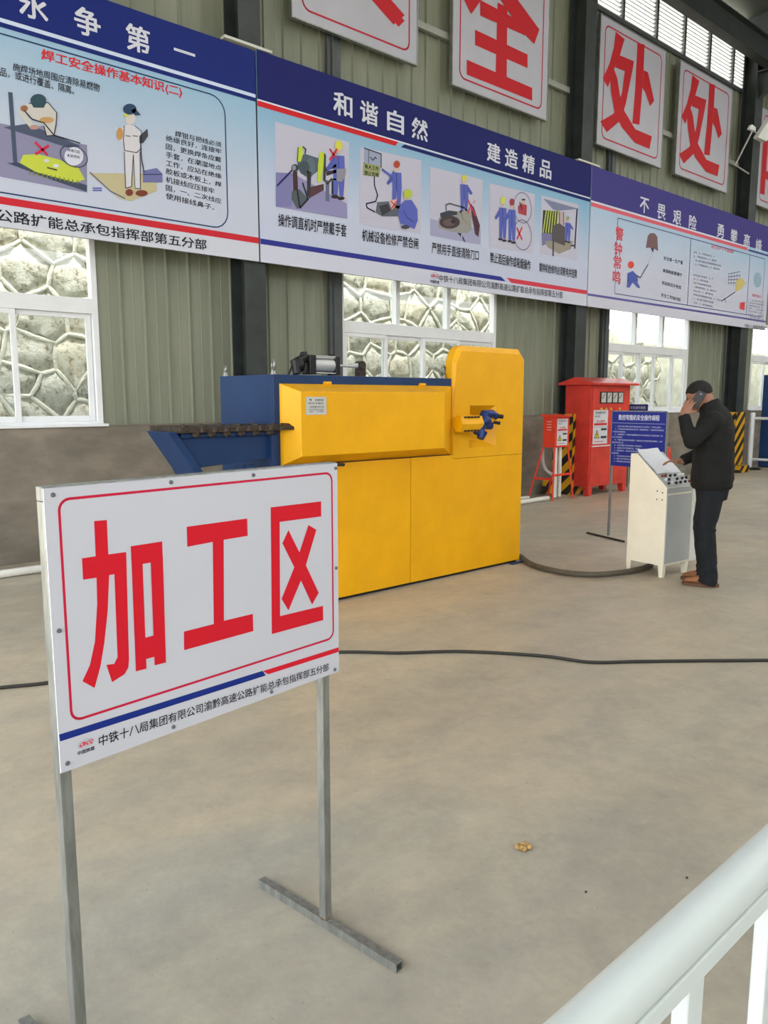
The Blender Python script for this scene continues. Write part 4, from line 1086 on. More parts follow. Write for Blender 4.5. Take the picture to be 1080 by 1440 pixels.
# infeed table: slotted plate, rollers, blue bracket
pz = 1.285
pl = [gz(253, 609, pz), gz(228, 601, pz + .0)]
YA0, YA1 = 4.43, 4.80
xl = wy(253, 609, YA0).x
plate = obj('roller_plate', MB().prism([(xl, YA0, pz), (xl - .02, YA1, pz), (3.06, YA1, pz), (3.06, YA0, pz)], (0, 0, .038)).prism([(3.04, 4.40, pz), (3.20, 4.37, pz + .003), (3.21, 4.40, pz + .02), (3.06, 4.44, pz + .03)], (0, 0, .022)), M_rust, mc, bevel=.004)
for k in range(11):
    x = xl + .06 + k * .066; y = YA0 + .06 + (k % 2) * .14
    obj('roller', MB().tube([(x, y, pz + .036), (x, y, pz + .044)], .027, 14).tube([(x, y, pz + .044), (x, y, pz + .05)], .012, 8), M_rust, plate, smooth=50)
for k in range(6):
    x = xl + .13 + k * .11
    obj('roller', MB().tube([(x, YA0 + .045, pz - .022), (x, YA0 + .045, pz)], .036, 14).tube([(x, YA0 + .045, pz - .03), (x, YA0 + .045, pz - .022)], .014, 8), M_rust, plate, smooth=50)
for k in range(8):
    x = xl + .16 + k * .085
    obj('link_plate', MB().tube([(x, YA0 + .008, pz + .004), (x, YA0 + .008, pz + .034)], .024, 10), M_rust, plate, smooth=50)
def bx_(x, y): return wy(x, y, 4.47).x, wy(x, y, 4.47).z
A = bx_(229, 608); B = bx_(247, 608); C_ = bx_(284, 662); D_ = bx_(272, 662)
br = MB().prism([(A[0] + .03, 4.46, A[1] + .0), (B[0], 4.46, B[1]), (C_[0], 4.46, C_[1] - .2 * 0), (D_[0], 4.46, D_[1])], (0, .3, 0))
br.box(xl + .03, 4.47, 1.255, 3.045, 4.78, pz - .002)
# web plate
br.prism([(B[0], 4.50, 1.255), (3.045, 4.50, 1.255), (3.045, 4.50, 1.10), (C_[0] - .01, 4.50, 1.06)], (0, .012, 0))
br.box(2.80, 4.46, .0, 2.86, 4.52, 1.06).box(3.0, 4.46, .0, 3.044, 4.52, 1.255)
br.prism([(C_[0], 4.46, C_[1]), (D_[0], 4.46, D_[1]), (D_[0] + .24, 4.46, .6), (C_[0] + .24, 4.46, .6)], (0, .3, 0))
br.box(D_[0] + .2, 4.46, .55, 3.044, 4.76, .6)
obj('table_bracket', br, M_blue, mc, bevel=.003)
#=====RIGHT=====
# cream operator console
cs = root('control_console', (6.25, 3.43, 0), 'cream metal operator console with a sloping top, in front of the man', 'console')
c0 = V((6.075, 3.235, 0)); c1 = V((6.112, 3.603, 0)); cu = (c1 - c0).normalized(); cvv = V((cu.y, -cu.x, 0)); dp = (c1 - c0).length; wd_ = .37
def cp(f, r, z): return c0 + cu * f + cvv * r + V((0, 0, z))
def pp(mb, pts, vec): mb.prism([cp(*p) for p in pts], vec)
m = MB(); th = .004
prof = [(0, 0, .10), (0, 0, .765), (dp - .065, 0, 1.03), (dp, 0, 1.03), (dp, 0, .10)]
pp(m, prof, cvv * wd_)
body = obj('cabinet_body', m, M_cream, cs, smooth=0, bevel=.004)
for f in (0.0, dp - .05):
    for r in (0.0, wd_ - .045):
        lg = MB(); lg.loft([[cp(f, r, .10), cp(f + .05, r, .10), cp(f + .05, r + .045, .10), cp(f, r + .045, .10)][::-1], [cp(f + .008, r + .006, 0), cp(f + .042, r + .006, 0), cp(f + .042, r + .038, 0), cp(f + .008, r + .038, 0)][::-1]])
        obj('leg', lg, M_cream, cs)
m = MB(); pp(m, [(-.004, .01, .12), (-.004, .01, .70), (-.004, wd_ - .01, .70), (-.004, wd_ - .01, .12)], cu * .003)
obj('front_sheet', m, M_grey_door, cs, smooth=0)
m = MB(); pp(m, [(-.004, .0, .715), (-.004, .0, .760), (-.004, wd_, .760), (-.004, wd_, .715)], cu * .003)
obj('front_lip', m, M_grey_door, cs, smooth=0)
# open side door swung to the right
m = MB(); hp = cp(0, wd_, 0); dd = V((.99, -.10, 0)).normalized()
m.prism([hp + V((.002, 0, .10)), hp + dd * .22 + V((0, 0, .10)), hp + dd * .22 + V((0, 0, .77)), hp + V((.002, 0, .80))], V((-dd.y, dd.x, 0)) * .015)
do = obj('door', m, mat('pale_door_enamel', (212, 213, 208), .5, 0, .05, 4), cs, bevel=.003)
obj('lock', MB().tube([hp + dd * .05 + V((0, 0, .45)) + V((dd.y, -dd.x, 0)) * .014, hp + dd * .05 + V((0, 0, .45))], .012, 10), M_rust, do)
# sloping top face frame
sl0 = V((0, 0, .765)); sl = (cp(dp - .065, 0, 1.03) - cp(0, 0, .765)); sln = sl.normalized(); nrm = cvv.cross(sln).normalized()
if nrm.z < 0: nrm = -nrm
def tp(t, r, h=0): return cp(0, 0, .765) + sl * t + cvv * r + nrm * h
m = MB().prism([tp(.0, .005, .001), tp(1, .005, .001), tp(1, wd_ - .005, .001), tp(0, wd_ - .005, .001)], nrm * .002)
obj('control_panel', m, M_grey_door, cs, smooth=0)
rk = random.Random(3)
for i in range(3):
    for j in range(6):
        t = .10 + i * .10 + rk.uniform(-.015, .015); r = .055 + j * .058 + rk.uniform(-.012, .012)
        col = [M_black, mat('red_button', (130, 46, 40), .4), M_black, M_black, M_white_pvc, M_black][rk.randint(0, 5)]
        if (i, j) in ((1, 2),): continue
        obj('button', MB().tube([tp(t, r, .003), tp(t, r, .012)], .012, 12).tube([tp(t, r, .012), tp(t, r, .022)], .008, 12), col, cs, smooth=50)
for q in ((.02, .72), (.02, .66), (.07, .73), (.07, .66)):
    m = MB().tube([cp(q[0] + .02, -.003, q[1]), cp(q[0] + .02, .0, q[1])], .006, 8); obj('screw', m, M_rust, cs)
# papers
ppm = MB()
g_ = 8
vs = []; fs = []
for i in range(g_ + 1):
    for j in range(g_ + 1):
        t = .38 + i / g_ * .70; r = .01 + j / g_ * (.34 - .05 * i / g_)
        vs.append(tp(t, r + .01 * math.sin(i * .4), .010 + .004 * math.sin(i * 1.1 + j * .7) + (.012 if i == g_ else 0)))
for i in range(g_):
    for j in range(g_): k = i * (g_ + 1) + j; fs.append((k, k + 1, k + g_ + 2, k + g_ + 1))
k = len(vs); vs2 = vs + [v - nrm * .004 for v in vs]; fs2 = fs + [tuple(q + k for q in f[::-1]) for f in fs]
pa = obj('paper_sheet', MB().add(vs2, fs2), M_paper, None, smooth=60); tag(pa, 'crumpled white sheets of paper lying on the sloping top of the cream console', 'paper')
# hose machine -> console
def cr(pts, n=8):
    P = [V(p) for p in pts]; out = []
    for i in range(len(P) - 1):
        p0 = P[max(i - 1, 0)]; p1 = P[i]; p2 = P[i + 1]; p3 = P[min(i + 2, len(P) - 1)]
        for k in range(n):
            t = k / n; out.append(.5 * ((2 * p1) + (-p0 + p2) * t + (2 * p0 - 5 * p1 + 4 * p2 - p3) * t * t + (-p0 + 3 * p1 - 3 * p2 + p3) * t ** 3))
    return out + [P[-1]]
hp_ = [gz(x, y, .028) for x, y in ((733, 785), (745, 792), (765, 799), (800, 806), (840, 808), (880, 804), (905, 799), (916, 794))]
hp_[0] = V((5.82, 4.53, .026)); 
hs = obj('cable_hose', MB().tube(cr(hp_), .024, 12), M_rubber, None, smooth=60); tag(hs, 'thick brown rubber hose on the floor from the yellow machine to the console', 'hose')
cb = [gz(x, y, .010) for x, y in ((-60, 975), (0, 967), (75, 959), (200, 938), (330, 925), (477, 917), (560, 918), (650, 916), (760, 922), (830, 931), (900, 930), (990, 929), (1090, 928), (1180, 925))]
co_ = obj('floor_cable', MB().tube(cr(cb), .0095, 8), M_cable, None, smooth=60); tag(co_, 'thin black cable trailing right across the concrete floor behind the white sign', 'cable')

# blue instruction board on a rebar stand
bs = root('instruction_stand', (7.46, 4.33, 0), 'blue instruction board on a rod stand behind the console, white small text', 'sign')
X0b = 7.456; yb0, yb1, zb0, zb1 = 4.632, 4.015, .785, 1.36
obj('sign_board', MB().box(X0b, yb1, zb0, X0b + .006, yb0, zb1), mat('blue_board', (38, 48, 142), .4), bs, smooth=0)
obj('edge_strip', MB().box(X0b - .001, yb0, zb0, X0b + .012, yb0 + .012, zb1).box(X0b - .001, yb1 - .012, zb0, X0b + .012, yb1, zb1).box(X0b - .001, yb1, zb1, X0b + .012, yb0, zb1 + .012), M_galv, bs)
for y in (yb0 + .0, yb1 - .0):
    obj('post', MB().box(X0b + .007, y - .012, .02, X0b + .031, y + .012, zb1), M_galv, bs, bevel=.002)
    qa, qb = gz(825, 749, .012), gz(878, 761.5, .012); off = V((0, y - yb0, 0)); qa = qa + off; qb = qb + off
    ft = MB().tube([qa, qb], .008, 8); d_ = qb - qa
    for k in range(24):
        p = qa + d_ * ((k + .5) / 24); ft.tube([p - d_.normalized() * .004, p + d_.normalized() * .004], .0115, 8)
    obj('foot_rod', ft, M_rust, bs)
bb = Board((X0b, yb0, 0), (0, -1, 0), (-1, 0, 0), .0008); a = Art(bb); wbd = yb0 - yb1
write(a, '数控弯箍机安全操作规程', [.075, 1.272, wbd - .075, 1.330], (214, 216, 232), 2, .03)
a.rect(.01, 1.238, wbd - .01, 1.243, (170, 174, 214), 2)
lines = ['一、操作人员必须经过培训考核合格后方可上岗作业，严禁无证操作。', '二、工作前检查机械各部位是否正常，润滑是否良好，气压是否符合要求后', '才能启动机器设备。', '三、弯曲钢筋时，严禁在弯曲钢筋的作业半径内和机身不设固定销的一侧', '站人以及逗留。', '四、严禁超过规定直径弯曲钢筋，弯曲未经冷拉或带有锈皮钢筋时，必须', '戴好防护镜工作。', '五、不直的钢筋严禁在弯曲机上弯曲操作。', '六、机械运行中严禁更换芯轴、成型轴。', '七、转盘倒向时，必须先停机等待停稳后再反向操作，清理', '铁屑杂物。', '八、作业结束后应切断电源锁好电箱。', '九、操作人员严禁离开岗位。', '十、发现故障立即停机检修。']
for i, t in enumerate(lines):
    z = 1.205 - i * .0285; ind = .035 if t[1:2] == '、' else .012
    wl = min(wbd - .02 - ind, len(t) * .0172)
    write(a, t, [ind, z - .008, ind + wl, z + .009], (190, 194, 226), 2, .02)
write(a, '二〇一七年', [wbd * .52, .805, wbd * .80, .822], (190, 194, 226), 2, .02)
a.make('lettering', bs)

# second, far blue sign peeking out
s2 = root('instruction_stand', (12.0, 6.98, 0), 'far blue sign peeking out between the red cabinet and the blue board', 'sign')
obj('sign_board', MB().box(12.0, 6.80, .85, 12.006, 7.16, 1.40), mat('blue_board_far', (52, 60, 140), .4), s2, smooth=0)
for y in (6.83, 7.13): obj('post', MB().box(12.007, y - .01, 0, 12.027, y + .01, 1.40), M_galv, s2)
a = Art(Board((12.0, 7.16, 0), (0, -1, 0), (-1, 0, 0), .0012)); write(a, '安全操作规程', [.04, 1.32, .32, 1.37], (200, 204, 226), 2, .02)
for i in range(10): a.line([(.03, 1.29 - i * .04), (.33, 1.29 - i * .04)], .006, (150, 156, 210), 2)
a.make('lettering', s2)
# small red bottle on a shelf post behind the hand
ex = root('fire_extinguisher', (8.95, 4.80, 0), 'red cylinder standing behind the blue board, beside the man\'s lowered hand', 'extinguisher')
obj('tank', MB().tube([(8.95, 4.80, .0), (8.95, 4.80, .02), (8.95, 4.80, .84), (8.95, 4.80, .90), (8.95, 4.80, .92)], [.05, .062, .062, .045, .02], 18), M_red, ex, smooth=60)
obj('valve', MB().tube([(8.95, 4.80, .915), (8.95, 4.80, .95)], .018, 10).box(8.90, 4.79, .94, 9.02, 4.81, .955), M_black, ex)

# big red cabinet
rx0, rx1, ry0, ry1 = 10.40, 11.50, 6.84, 7.30
rc_ = root('distribution_cabinet', (10.95, 7.05, 0), 'big red electrical cabinet with four round meters and a peaked roof', 'cabinet')
obj('cabinet_body', MB().box(rx0, ry0, .14, rx1, ry1, 1.70), M_red, rc_, bevel=.006)
rf = MB().prism([(rx0 - .1, ry0 - .1, 1.70), (rx0 - .1, ry1 + .08, 1.70), (rx0 - .1, ry1 + .08, 1.73), (rx0 - .1, (ry0 + ry1) / 2, 1.82), (rx0 - .1, ry0 - .1, 1.73)], (rx1 - rx0 + .2, 0, 0))
obj('cabinet_roof', rf, M_red, rc_, bevel=.003)
for x in (rx0, rx1 - .12):
    for y in (ry0, ry1 - .1): obj('leg', MB().loft([[V((x + .12, y, .14)), V((x, y, .14)), V((x, y + .1, .14)), V((x + .12, y + .1, .14))], [V((x + .10, y, 0)), V((x + .02, y, 0)), V((x + .02, y + .08, 0)), V((x + .10, y + .08, 0))]]), M_red, rc_)
obj('door_panel', MB().box(rx0 + .03, ry0 - .012, .20, rx1 - .03, ry0, .93), M_red, rc_, bevel=.003)
obj('door_panel', MB().box(rx0 + .03, ry0 - .012, .95, rx1 - .03, ry0, 1.66), M_red, rc_, bevel=.003)
obj('meter_window', MB().box(10.62, ry0 - .02, 1.42, 11.28, ry0 - .012, 1.60), M_black, rc_)
for k in range(4):
    x = 10.71 + k * .162
    mo = obj('meter', MB().box(x - .058, ry0 - .026, 1.435, x + .058, ry0 - .02, 1.585), mat('meter_face', (186, 184, 180), .3), rc_)
    obj('needle', MB().prism([(x - .05, ry0 - .028, 1.50), (x + .03, ry0 - .028, 1.575), (x + .035, ry0 - .028, 1.57), (x - .04, ry0 - .028, 1.49)], (0, .002, 0)), M_black, mo, smooth=0)
for k in range(5):
    x = 10.66 + k * .13
    obj('indicator_lamp', MB().tube([(x, ry0 - .03, 1.335), (x, ry0 - .012, 1.335)], .02, 10), mat('amber_lamp', (214, 168, 84), .4) if k != 3 else M_redo, rc_, smooth=50)
for k in range(6): pass
lv_ = MB()
for zz in (1.35, .5):
    for k in range(6): lv_.box(rx0 - .008, 7.0, zz + k * .03, rx0, 7.12, zz + k * .03 + .012)
obj('vent_louvre', lv_, M_red, rc_)
def notice(parent, brd, u0, v0, u1, v1, name='notice_sheet'):
    a = Art(brd); w = u1 - u0; h = v1 - v0
    a.rect(u0, v0, u1, v1, (206, 206, 210), 1)
    write(a, '配电箱负责人', [u0 + w * .12, v1 - h * .12, u1 - w * .12, v1 - h * .04], (70, 80, 110), 2, .01)
    write(a, '电工: 李', [u0 + w * .1, v1 - h * .22, u1 - w * .3, v1 - h * .15], (90, 96, 116), 2, .01) if False else write(a, '电话：', [u0 + w * .1, v1 - h * .22, u0 + w * .5, v1 - h * .15], (90, 96, 116), 2, .01)
    write(a, '当心触电', [u0 + w * .2, v1 - h * .37, u1 - w * .2, v1 - h * .29], (200, 50, 60), 2, .02)
    a.rect(u0 + w * .06, v1 - h * .45, u1 - w * .06, v1 - h * .385, (196, 50, 58), 2)
    a.line([(u0, v1 - h * .50), (u1, v1 - h * .50)], h * .008, (90, 90, 90), 2)
    cx_, cz = u0 + w * .27, v0 + h * .27
    a.poly([(cx_ - w * .19, cz - h * .10), (cx_ + w * .19, cz - h * .10), (cx_, cz + h * .16)], (40, 40, 40), 2)
    a.poly([(cx_ - w * .14, cz - h * .08), (cx_ + w * .14, cz - h * .08), (cx_, cz + h * .11)], (206, 190, 70), 3)
    a.poly([(cx_ + w * .02, cz + h * .07), (cx_ - w * .05, cz), (cx_ + w * .01, cz), (cx_ - w * .02, cz - h * .07), (cx_ + w * .05, cz + h * .01), (cx_, cz + h * .015)], (30, 30, 30), 4)
    a.rect(u0 + w * .54, v1 - h * .60, u1 - w * .06, v1 - h * .54, (54, 58, 62), 2)
    a.rect(u0 + w * .54, v0 + h * .16, u1 - w * .06, v0 + h * .23, (54, 58, 62), 2)
    a.line([(u0 + w * .08, v0 + h * .07), (u1 - w * .3, v0 + h * .07)], h * .02, (190, 70, 80), 2)
    return a.make(name, parent)
RB = Board((0, ry0 - .013, 0), (1, 0, 0), (0, -1, 0), .0015)
notice(rc_, RB, 10.46, .80, 10.86, 1.32)
obj('shelf_strip', MB().box(10.44, ry0 - .03, .76, 10.98, ry0 - .012, .775), M_white_pvc, rc_)

# small red box on splayed legs
sx0, sx1, sy0, sy1 = 9.60, 9.95, 6.90, 7.12
sc_ = root('switch_box', (9.78, 7.0, 0), 'small orange-red switch box on splayed legs left of the big cabinet', 'cabinet')
obj('box_body', MB().box(sx0, sy0, .78, sx1, sy1, 1.23), M_redo, sc_, bevel=.004)
obj('box_roof', MB().prism([(sx0 - .03, sy0 - .05, 1.23), (sx0 - .03, sy1 + .02, 1.23), (sx0 - .03, sy1 + .02, 1.265), (sx0 - .03, sy0 - .05, 1.245)], (sx1 - sx0 + .06, 0, 0)), M_redo, sc_)
for k in range(4): obj('vent_slot', MB().box(sx0 - .003, 6.97, 1.03 + k * .04, sx0, 7.05, 1.045 + k * .04), mat('slot_light', (214, 150, 140), .5), sc_)
for (xa_, ya_, xb_, yb_) in ((sx0 + .01, sy0 + .01, sx0 - .06, sy0 - .03), (sx0 + .01, sy1 - .01, sx0 - .09, sy1 + .17), (sx1 - .01, sy0 + .01, sx1 + .08, sy0 - .05), (sx1 - .01, sy1 - .01, sx1 + .06, sy1 + .17)):
    obj('leg', MB().tube([(xa_, ya_, .79), (xb_, yb_, 0)], .016, 4), M_redo, sc_, smooth=0)
obj('brace', MB().box(sx0 - .05, sy0 - .02, .36, sx1 + .05, sy0 + .0, .39).box(sx0 - .07, sy0, .30, sx0 - .045, sy1 + .08, .33), M_redo, sc_)
notice(sc_, Board((0, sy0 - .002, 0), (1, 0, 0), (0, -1, 0), .0012), sx0 + .04, .81, sx1 - .05, 1.20)
for k, x in enumerate((9.70, 9.84)):
    o = obj('riser_pipe', MB().tube([(x, 6.95 + .02 * k, .035), (x, 6.96 + .02 * k, .779)], .03, 12), M_pipe, None, smooth=60)
    tag(o, ('left', 'right')[k] + ' of two upright white pipes under the small switch box', 'pipe', 'riser pipes')
o = obj('loose_hose', MB().tube(cr([(9.66, 7.16, .75), (9.70, 7.18, .55), (9.78, 7.17, .42), (9.92, 7.14, .34)]), .024, 10), mat('white_hose', (206, 196, 196), .5), None, smooth=60)
tag(o, 'loose white hose slanting down behind the small switch box legs', 'hose')

# hazard guards on columns
M_haz = stripe_mat('hazard_stripes', (214, 160, 20), (30, 30, 28), 1.6, (.0, .75, .0))
M_haz2 = stripe_mat('hazard_stripes_side', (214, 160, 20), (30, 30, 28), 1.6, (.75, .0, .0))
def guard(xa_, xb_, ya_, yb_, h, label, lows):
    t = root('column_guard', ((xa_ + xb_) / 2, ya_, 0), label, 'guard', 'hazard guards on the columns')
    obj('front_face', MB().box(xa_, ya_, 0, xb_, ya_ + .006, h), M_haz, t, smooth=0)
    obj('side_face', MB().box(xa_, ya_ + .006, 0, xa_ + .006, yb_, h), M_haz2, t, smooth=0)
    obj('side_face', MB().box(xb_ - .006, ya_ + .006, 0, xb_, yb_, h), M_haz2, t, smooth=0)
    if lows: obj('kick_board', MB().box(*lows), M_haz, t, smooth=0)
    return t
guard(10.34, 10.86, 7.10, 7.18 + .29, 1.26, 'yellow-black striped guard on the column behind the red cabinets', (9.95, 7.30, .03, 10.34, 7.36, .24))
guard(16.12, 16.53, 7.16, 7.47, 1.22, 'yellow-black striped guard on the column behind the man', (15.95, 6.95, 0, 16.4, 7.13, .14))

# white road-barrier fence at far right
fn = root('barrier_fence', (17.0, 7.1, 0), 'white barrier fence standing far right before the blue board', 'fence')
fd = V((.06, -.998, 0)).normalized(); fp = gz(1053, 660); fp.z = 0
for k in range(3):
    p = fp + fd * (2.4 * k)
    po_ = obj('post', MB().tube([p + V((0, 0, .02)), p + V((0, 0, 1.14))], .055, 4 if False else 14).tube([p + V((0, 0, 1.14)), p + V((0, 0, 1.20))], [.068, .05], 14), M_white_pvc, fn, smooth=50)
    obj('base_disc', MB().tube([p, p + V((0, 0, .03)), p + V((0, 0, .05))], [.24, .22, .10], 18), M_black, po_, smooth=50)
for z in (1.08, .22): obj('rail', MB().tube([fp + V((0, 0, z)), fp + fd * 4.8 + V((0, 0, z))], .028, 8), M_white_pvc, fn, smooth=50)
for k in range(1, 13):
    if k == 6: continue
    p = fp + fd * (.4 * k); bl = obj('baluster', MB().tube([p + V((0, 0, .22)), p + V((0, 0, 1.08))], .022, 8), M_white_pvc, fn, smooth=50)
    obj('reflector', MB().tube([p + V((0, 0, .30)), p + V((0, 0, .40))], .024, 8), M_red, bl)
# blue board beyond
bb_ = root('blue_hoarding', (17.9, 6.3, 0), 'tall dark blue metal hoarding behind the far white fence', 'hoarding')
for k in range(4):
    y = 7.32 - k * .62; obj('hoarding_sheet', MB().box(17.7, y - .61, .02, 17.72, y, 2.0), mat('hoarding_blue', (30, 62, 108), .5, 0, .08, 2), bb_, bevel=.004)
obj('hoarding_frame', MB().box(17.721, 4.84, 0, 17.76, 7.32, .05).box(17.721, 4.84, 1.95, 17.76, 7.32, 2.0).box(17.721, 7.28, .05, 17.76, 7.32, 1.95).box(17.721, 4.84, .05, 17.76, 4.88, 1.95), M_steel_dark, bb_)

# flood lamp on an arm from the third column
fl = root('flood_lamp', (16.0, 6.95, 5.6), 'white flood lamp on a thin arm near the third column, upper right', 'lamp')
P0, P1 = wy(1034, 232, 7.25), wy(1058, 184, 7.0)
obj('arm', MB().tube([(16.19, 7.25, P0.z - .05), P0, P1, wy(1070, 190, 6.95)], .016, 8), M_alu, fl, smooth=50)
Q = [wy(x, y, 6.90) for x, y in ((1066, 193), (1078, 199), (1095, 178), (1083, 166))]
obj('lamp_head', MB().prism(Q, (0, .10, 0)), mat('lamp_white', (226, 226, 222), .4), fl, bevel=.01)
Q2 = [wy(x, y, 6.96) for x, y in ((1055, 181), (1058, 175), (1063, 179), (1063, 184))]
obj('sensor_cap', MB().prism(Q2, (0, .06, 0)), mat('lamp_white', (226, 226, 222), .4), fl)

# debris
cm = MB(); p = gz(737, 1195)
rr = random.Random(2)
for k in range(16):
    an = rr.uniform(0, 6.28); q = rr.uniform(0, .022); s_ = rr.uniform(.007, .012)
    cm.ell((p.x + q * math.cos(an), p.y + q * math.sin(an), s_ * .8 + .001), (s_, s_ * .9, s_ * .8), nu=7, nv=5)
o = obj('mortar_crumb', cm, M_crumb, None, smooth=60); tag(o, 'tan crumbly lump of dry mortar lying alone on the floor', 'debris')
for (x, y, s_, lb) in ((824, 1255, .004, 'tiny dark chip on the floor left of the white railing'), (966, 1235, .004, 'tiny brown chip on the floor close above the white railing')):
    p = gz(x, y); o = obj('stone_chip', MB().ell((p.x, p.y, s_ * .6), (s_ * 1.3, s_, s_ * .7), nu=7, nv=5), M_rust, None); tag(o, lb, 'debris')

# near white railing
rl = root('near_railing', (1.2, .3, 0), 'close white plastic railing crossing the bottom right corner', 'railing')
rz = .95
p1 = gz(756, 1440, rz - .010); p2 = gz(897, 1440, rz - .038)
p3 = gz(1080, 1153, rz - .010); an_ = math.atan2(p3.y - p1.y, p3.x - p1.x)
RX_ = Matrix.Translation((p1.x, p1.y, 0)) @ Matrix.Rotation(an_, 4, 'Z') @ Matrix.Translation((-p1.x, -p1.y, 0))
Y_hi, Y_lo = p1.y, p2.y; yc = (Y_hi + Y_lo) / 2; hw = (Y_hi - Y_lo) / 2
prof = []
for k in range(13):
    t = PI * k / 12; prof.append((yc + hw * math.cos(t), rz - .030 + .030 * max(0, math.sin(t)) ** .6))
prof += [(yc - hw + .002, rz - .040), (yc + hw - .002, rz - .040)]
obj('top_rail', MB(RX_).prism([(-1.2, y, z) for y, z in prof], (5.2, 0, 0)), M_railw, rl, smooth=40)
obj('under_rail', MB(RX_).box(-1.2, yc - hw + .0025, rz - .074, 4.0, yc + hw - .003, rz - .048).box(-1.2, yc - hw + .007, rz - .048, 4.0, yc + hw - .007, rz - .039), M_railw, rl, bevel=.003)
obj('bottom_rail', MB(RX_).box(-1.2, yc - .018, .14, 4.0, yc + .018, .19), M_railw, rl, bevel=.004)
bxa, bxb = wy(970, 1412, yc).x, wy(1084, 1310, yc).x; bhw = (wy(981, 1412, yc).x - wy(959, 1412, yc).x) / 2
for k in range(-30, 60):
    x = bxa + k * (bxb - bxa)
    if -1.1 < x < 3.9: obj('baluster', MB(RX_).box(x - bhw, yc - .010, .19, x + bhw, yc + .010, rz - .074), M_railw, rl, bevel=.003)
for x in (-1.15, 3.95):
    obj('post', MB(RX_).box(x - .03, yc - .03, 0, x + .03, yc + .03, rz + .03), M_railw, rl, bevel=.006)
#=====PERSON=====
PF = V((-.44, .898, 0)).normalized(); PL = V((-PF.y, PF.x, 0)); PO = V((6.15, 2.93, 0))
def q_(f, l, z): return PO + PF * f + PL * l + V((0, 0, z))
def remesh(name, mb, material, parent, vox, sm=6, disp=None):
    me = bpy.data.meshes.new(name); me.from_pydata([tuple(v) for v in mb.v], [], mb.f); me.update()
    o = bpy.data.objects.new(name, me); link(o)
    r = o.modifiers.new('r', 'REMESH'); r.mode = 'VOXEL'; r.voxel_size = vox
    s = o.modifiers.new('s', 'SMOOTH'); s.factor = .5; s.iterations = sm
    dg = bpy.context.evaluated_depsgraph_get(); dg.update()
    ev = bpy.data.meshes.new_from_object(o.evaluated_get(dg))
    bpy.data.objects.remove(o)
    if disp:
        nm = [v.normal.copy() for v in ev.vertices]
        for v, n_ in zip(ev.vertices, nm): v.co += n_ * disp(v.co)
    ev.materials.clear(); ev.materials.append(material)
    ev.polygons.foreach_set('use_smooth', [True] * len(ev.polygons))
    return place(ev, name, parent)
man = root('person', tuple(PO), 'man in a black jacket and dark jeans holding a phone to his ear', 'person')
def ring(c, rf, rl, up=V((0, 0, 1)), n=20, tilt=0, sq=1.0):
    """ellipse round c; rf along facing, rl sideways; tilt leans the ring forward"""
    ff = (PF * math.cos(tilt) - V((0, 0, 1)) * math.sin(tilt))
    out = []
    for k in range(n):
        t = 2 * PI * k / n; ct, st = math.cos(t), math.sin(t)
        ct = math.copysign(abs(ct) ** sq, ct); st = math.copysign(abs(st) ** sq, st)
        out.append(c + ff * (rf * ct) + PL * (rl * st))
    return out
def torso(g):
    rows = [(-.035, .80, .125, .170, 0), (-.040, .86, .138, .178, 0), (-.035, .95, .142, .175, 0), (-.030, 1.05, .138, .176, .03), (-.030, 1.15, .135, .185, .08), (-.030, 1.25, .130, .200, .12), (-.025, 1.33, .115, .205, .2), (-.012, 1.39, .088, .165, .28), (.01, 1.43, .066, .10, .35), (.025, 1.455, .058, .066, .4)]
    return [ring(q_(f, 0, z), rf + g, rl + g, tilt=t, sq=.88) for f, z, rf, rl, t in rows]
# joints
shL, shR = q_(-.02, .185, 1.325), q_(-.02, -.185, 1.325)
elL = q_(.135, .255, 1.165); wrL = q_(.205, .205, 1.365)
elR = q_(.02, -.25, 1.07); wrR = q_(.20, -.16, .985)
def arm(mb, s, e, w, g):
    mb.tube([s + (s - e).normalized() * .02, s.lerp(e, .25), s.lerp(e, .6), e], [.066 + g, .064 + g, .055 + g, .051 + g], 14)
    mb.ell(e, (.050 + g,) * 3); mb.ell(s, (.070 + g, .070 + g, .068 + g))
    mb.tube([e, e.lerp(w, .3), e.lerp(w, .75), w], [.050 + g, .050 + g, .040 + g, .036 + g], 14)
# head frame: bowed forward
hc = q_(.098, .0, 1.515); ht = math.radians(30)
HF = PF * math.cos(ht) - V((0, 0, 1)) * math.sin(ht); HU = PF * math.sin(ht) + V((0, 0, 1)) * math.cos(ht); HL = PL
HR = Matrix((HF, HL, HU)).transposed()
def h_(f, l, u): return hc + HF * f + HL * l + HU * u
def head(mb, g=0):
    mb.ell(h_(-.012, 0, .028), (.098 + g, .077 + g, .090 + g), HR, 20, 14)
    mb.ell(h_(.030, 0, -.030), (.066 + g, .060 + g, .078 + g), HR, 18, 12)
    mb.ell(h_(.052, 0, -.082), (.034, .036, .026), HR, 12, 8)
def finger(mb, base, d, n, L, r, curl=(.35, .5, .4)):
    """d = pointing direction, n = direction it curls to"""
    p = base; pts = [p]; dd = d.normalized(); nn = n.normalized(); ang = 0
    for i, (fr, c) in enumerate(zip((.45, .30, .25), curl)):
        ang += c
        p = p + (dd * math.cos(ang) + nn * math.sin(ang)) * L * fr; pts.append(p)
    mb.tube(pts, [r, r * .95, r * .85, r * .68], 8); mb.ell(pts[-1], (r * .68,) * 3, nu=8, nv=6)
    for q in pts[1:-1]: mb.ell(q, (r * .97,) * 3, nu=8, nv=6)
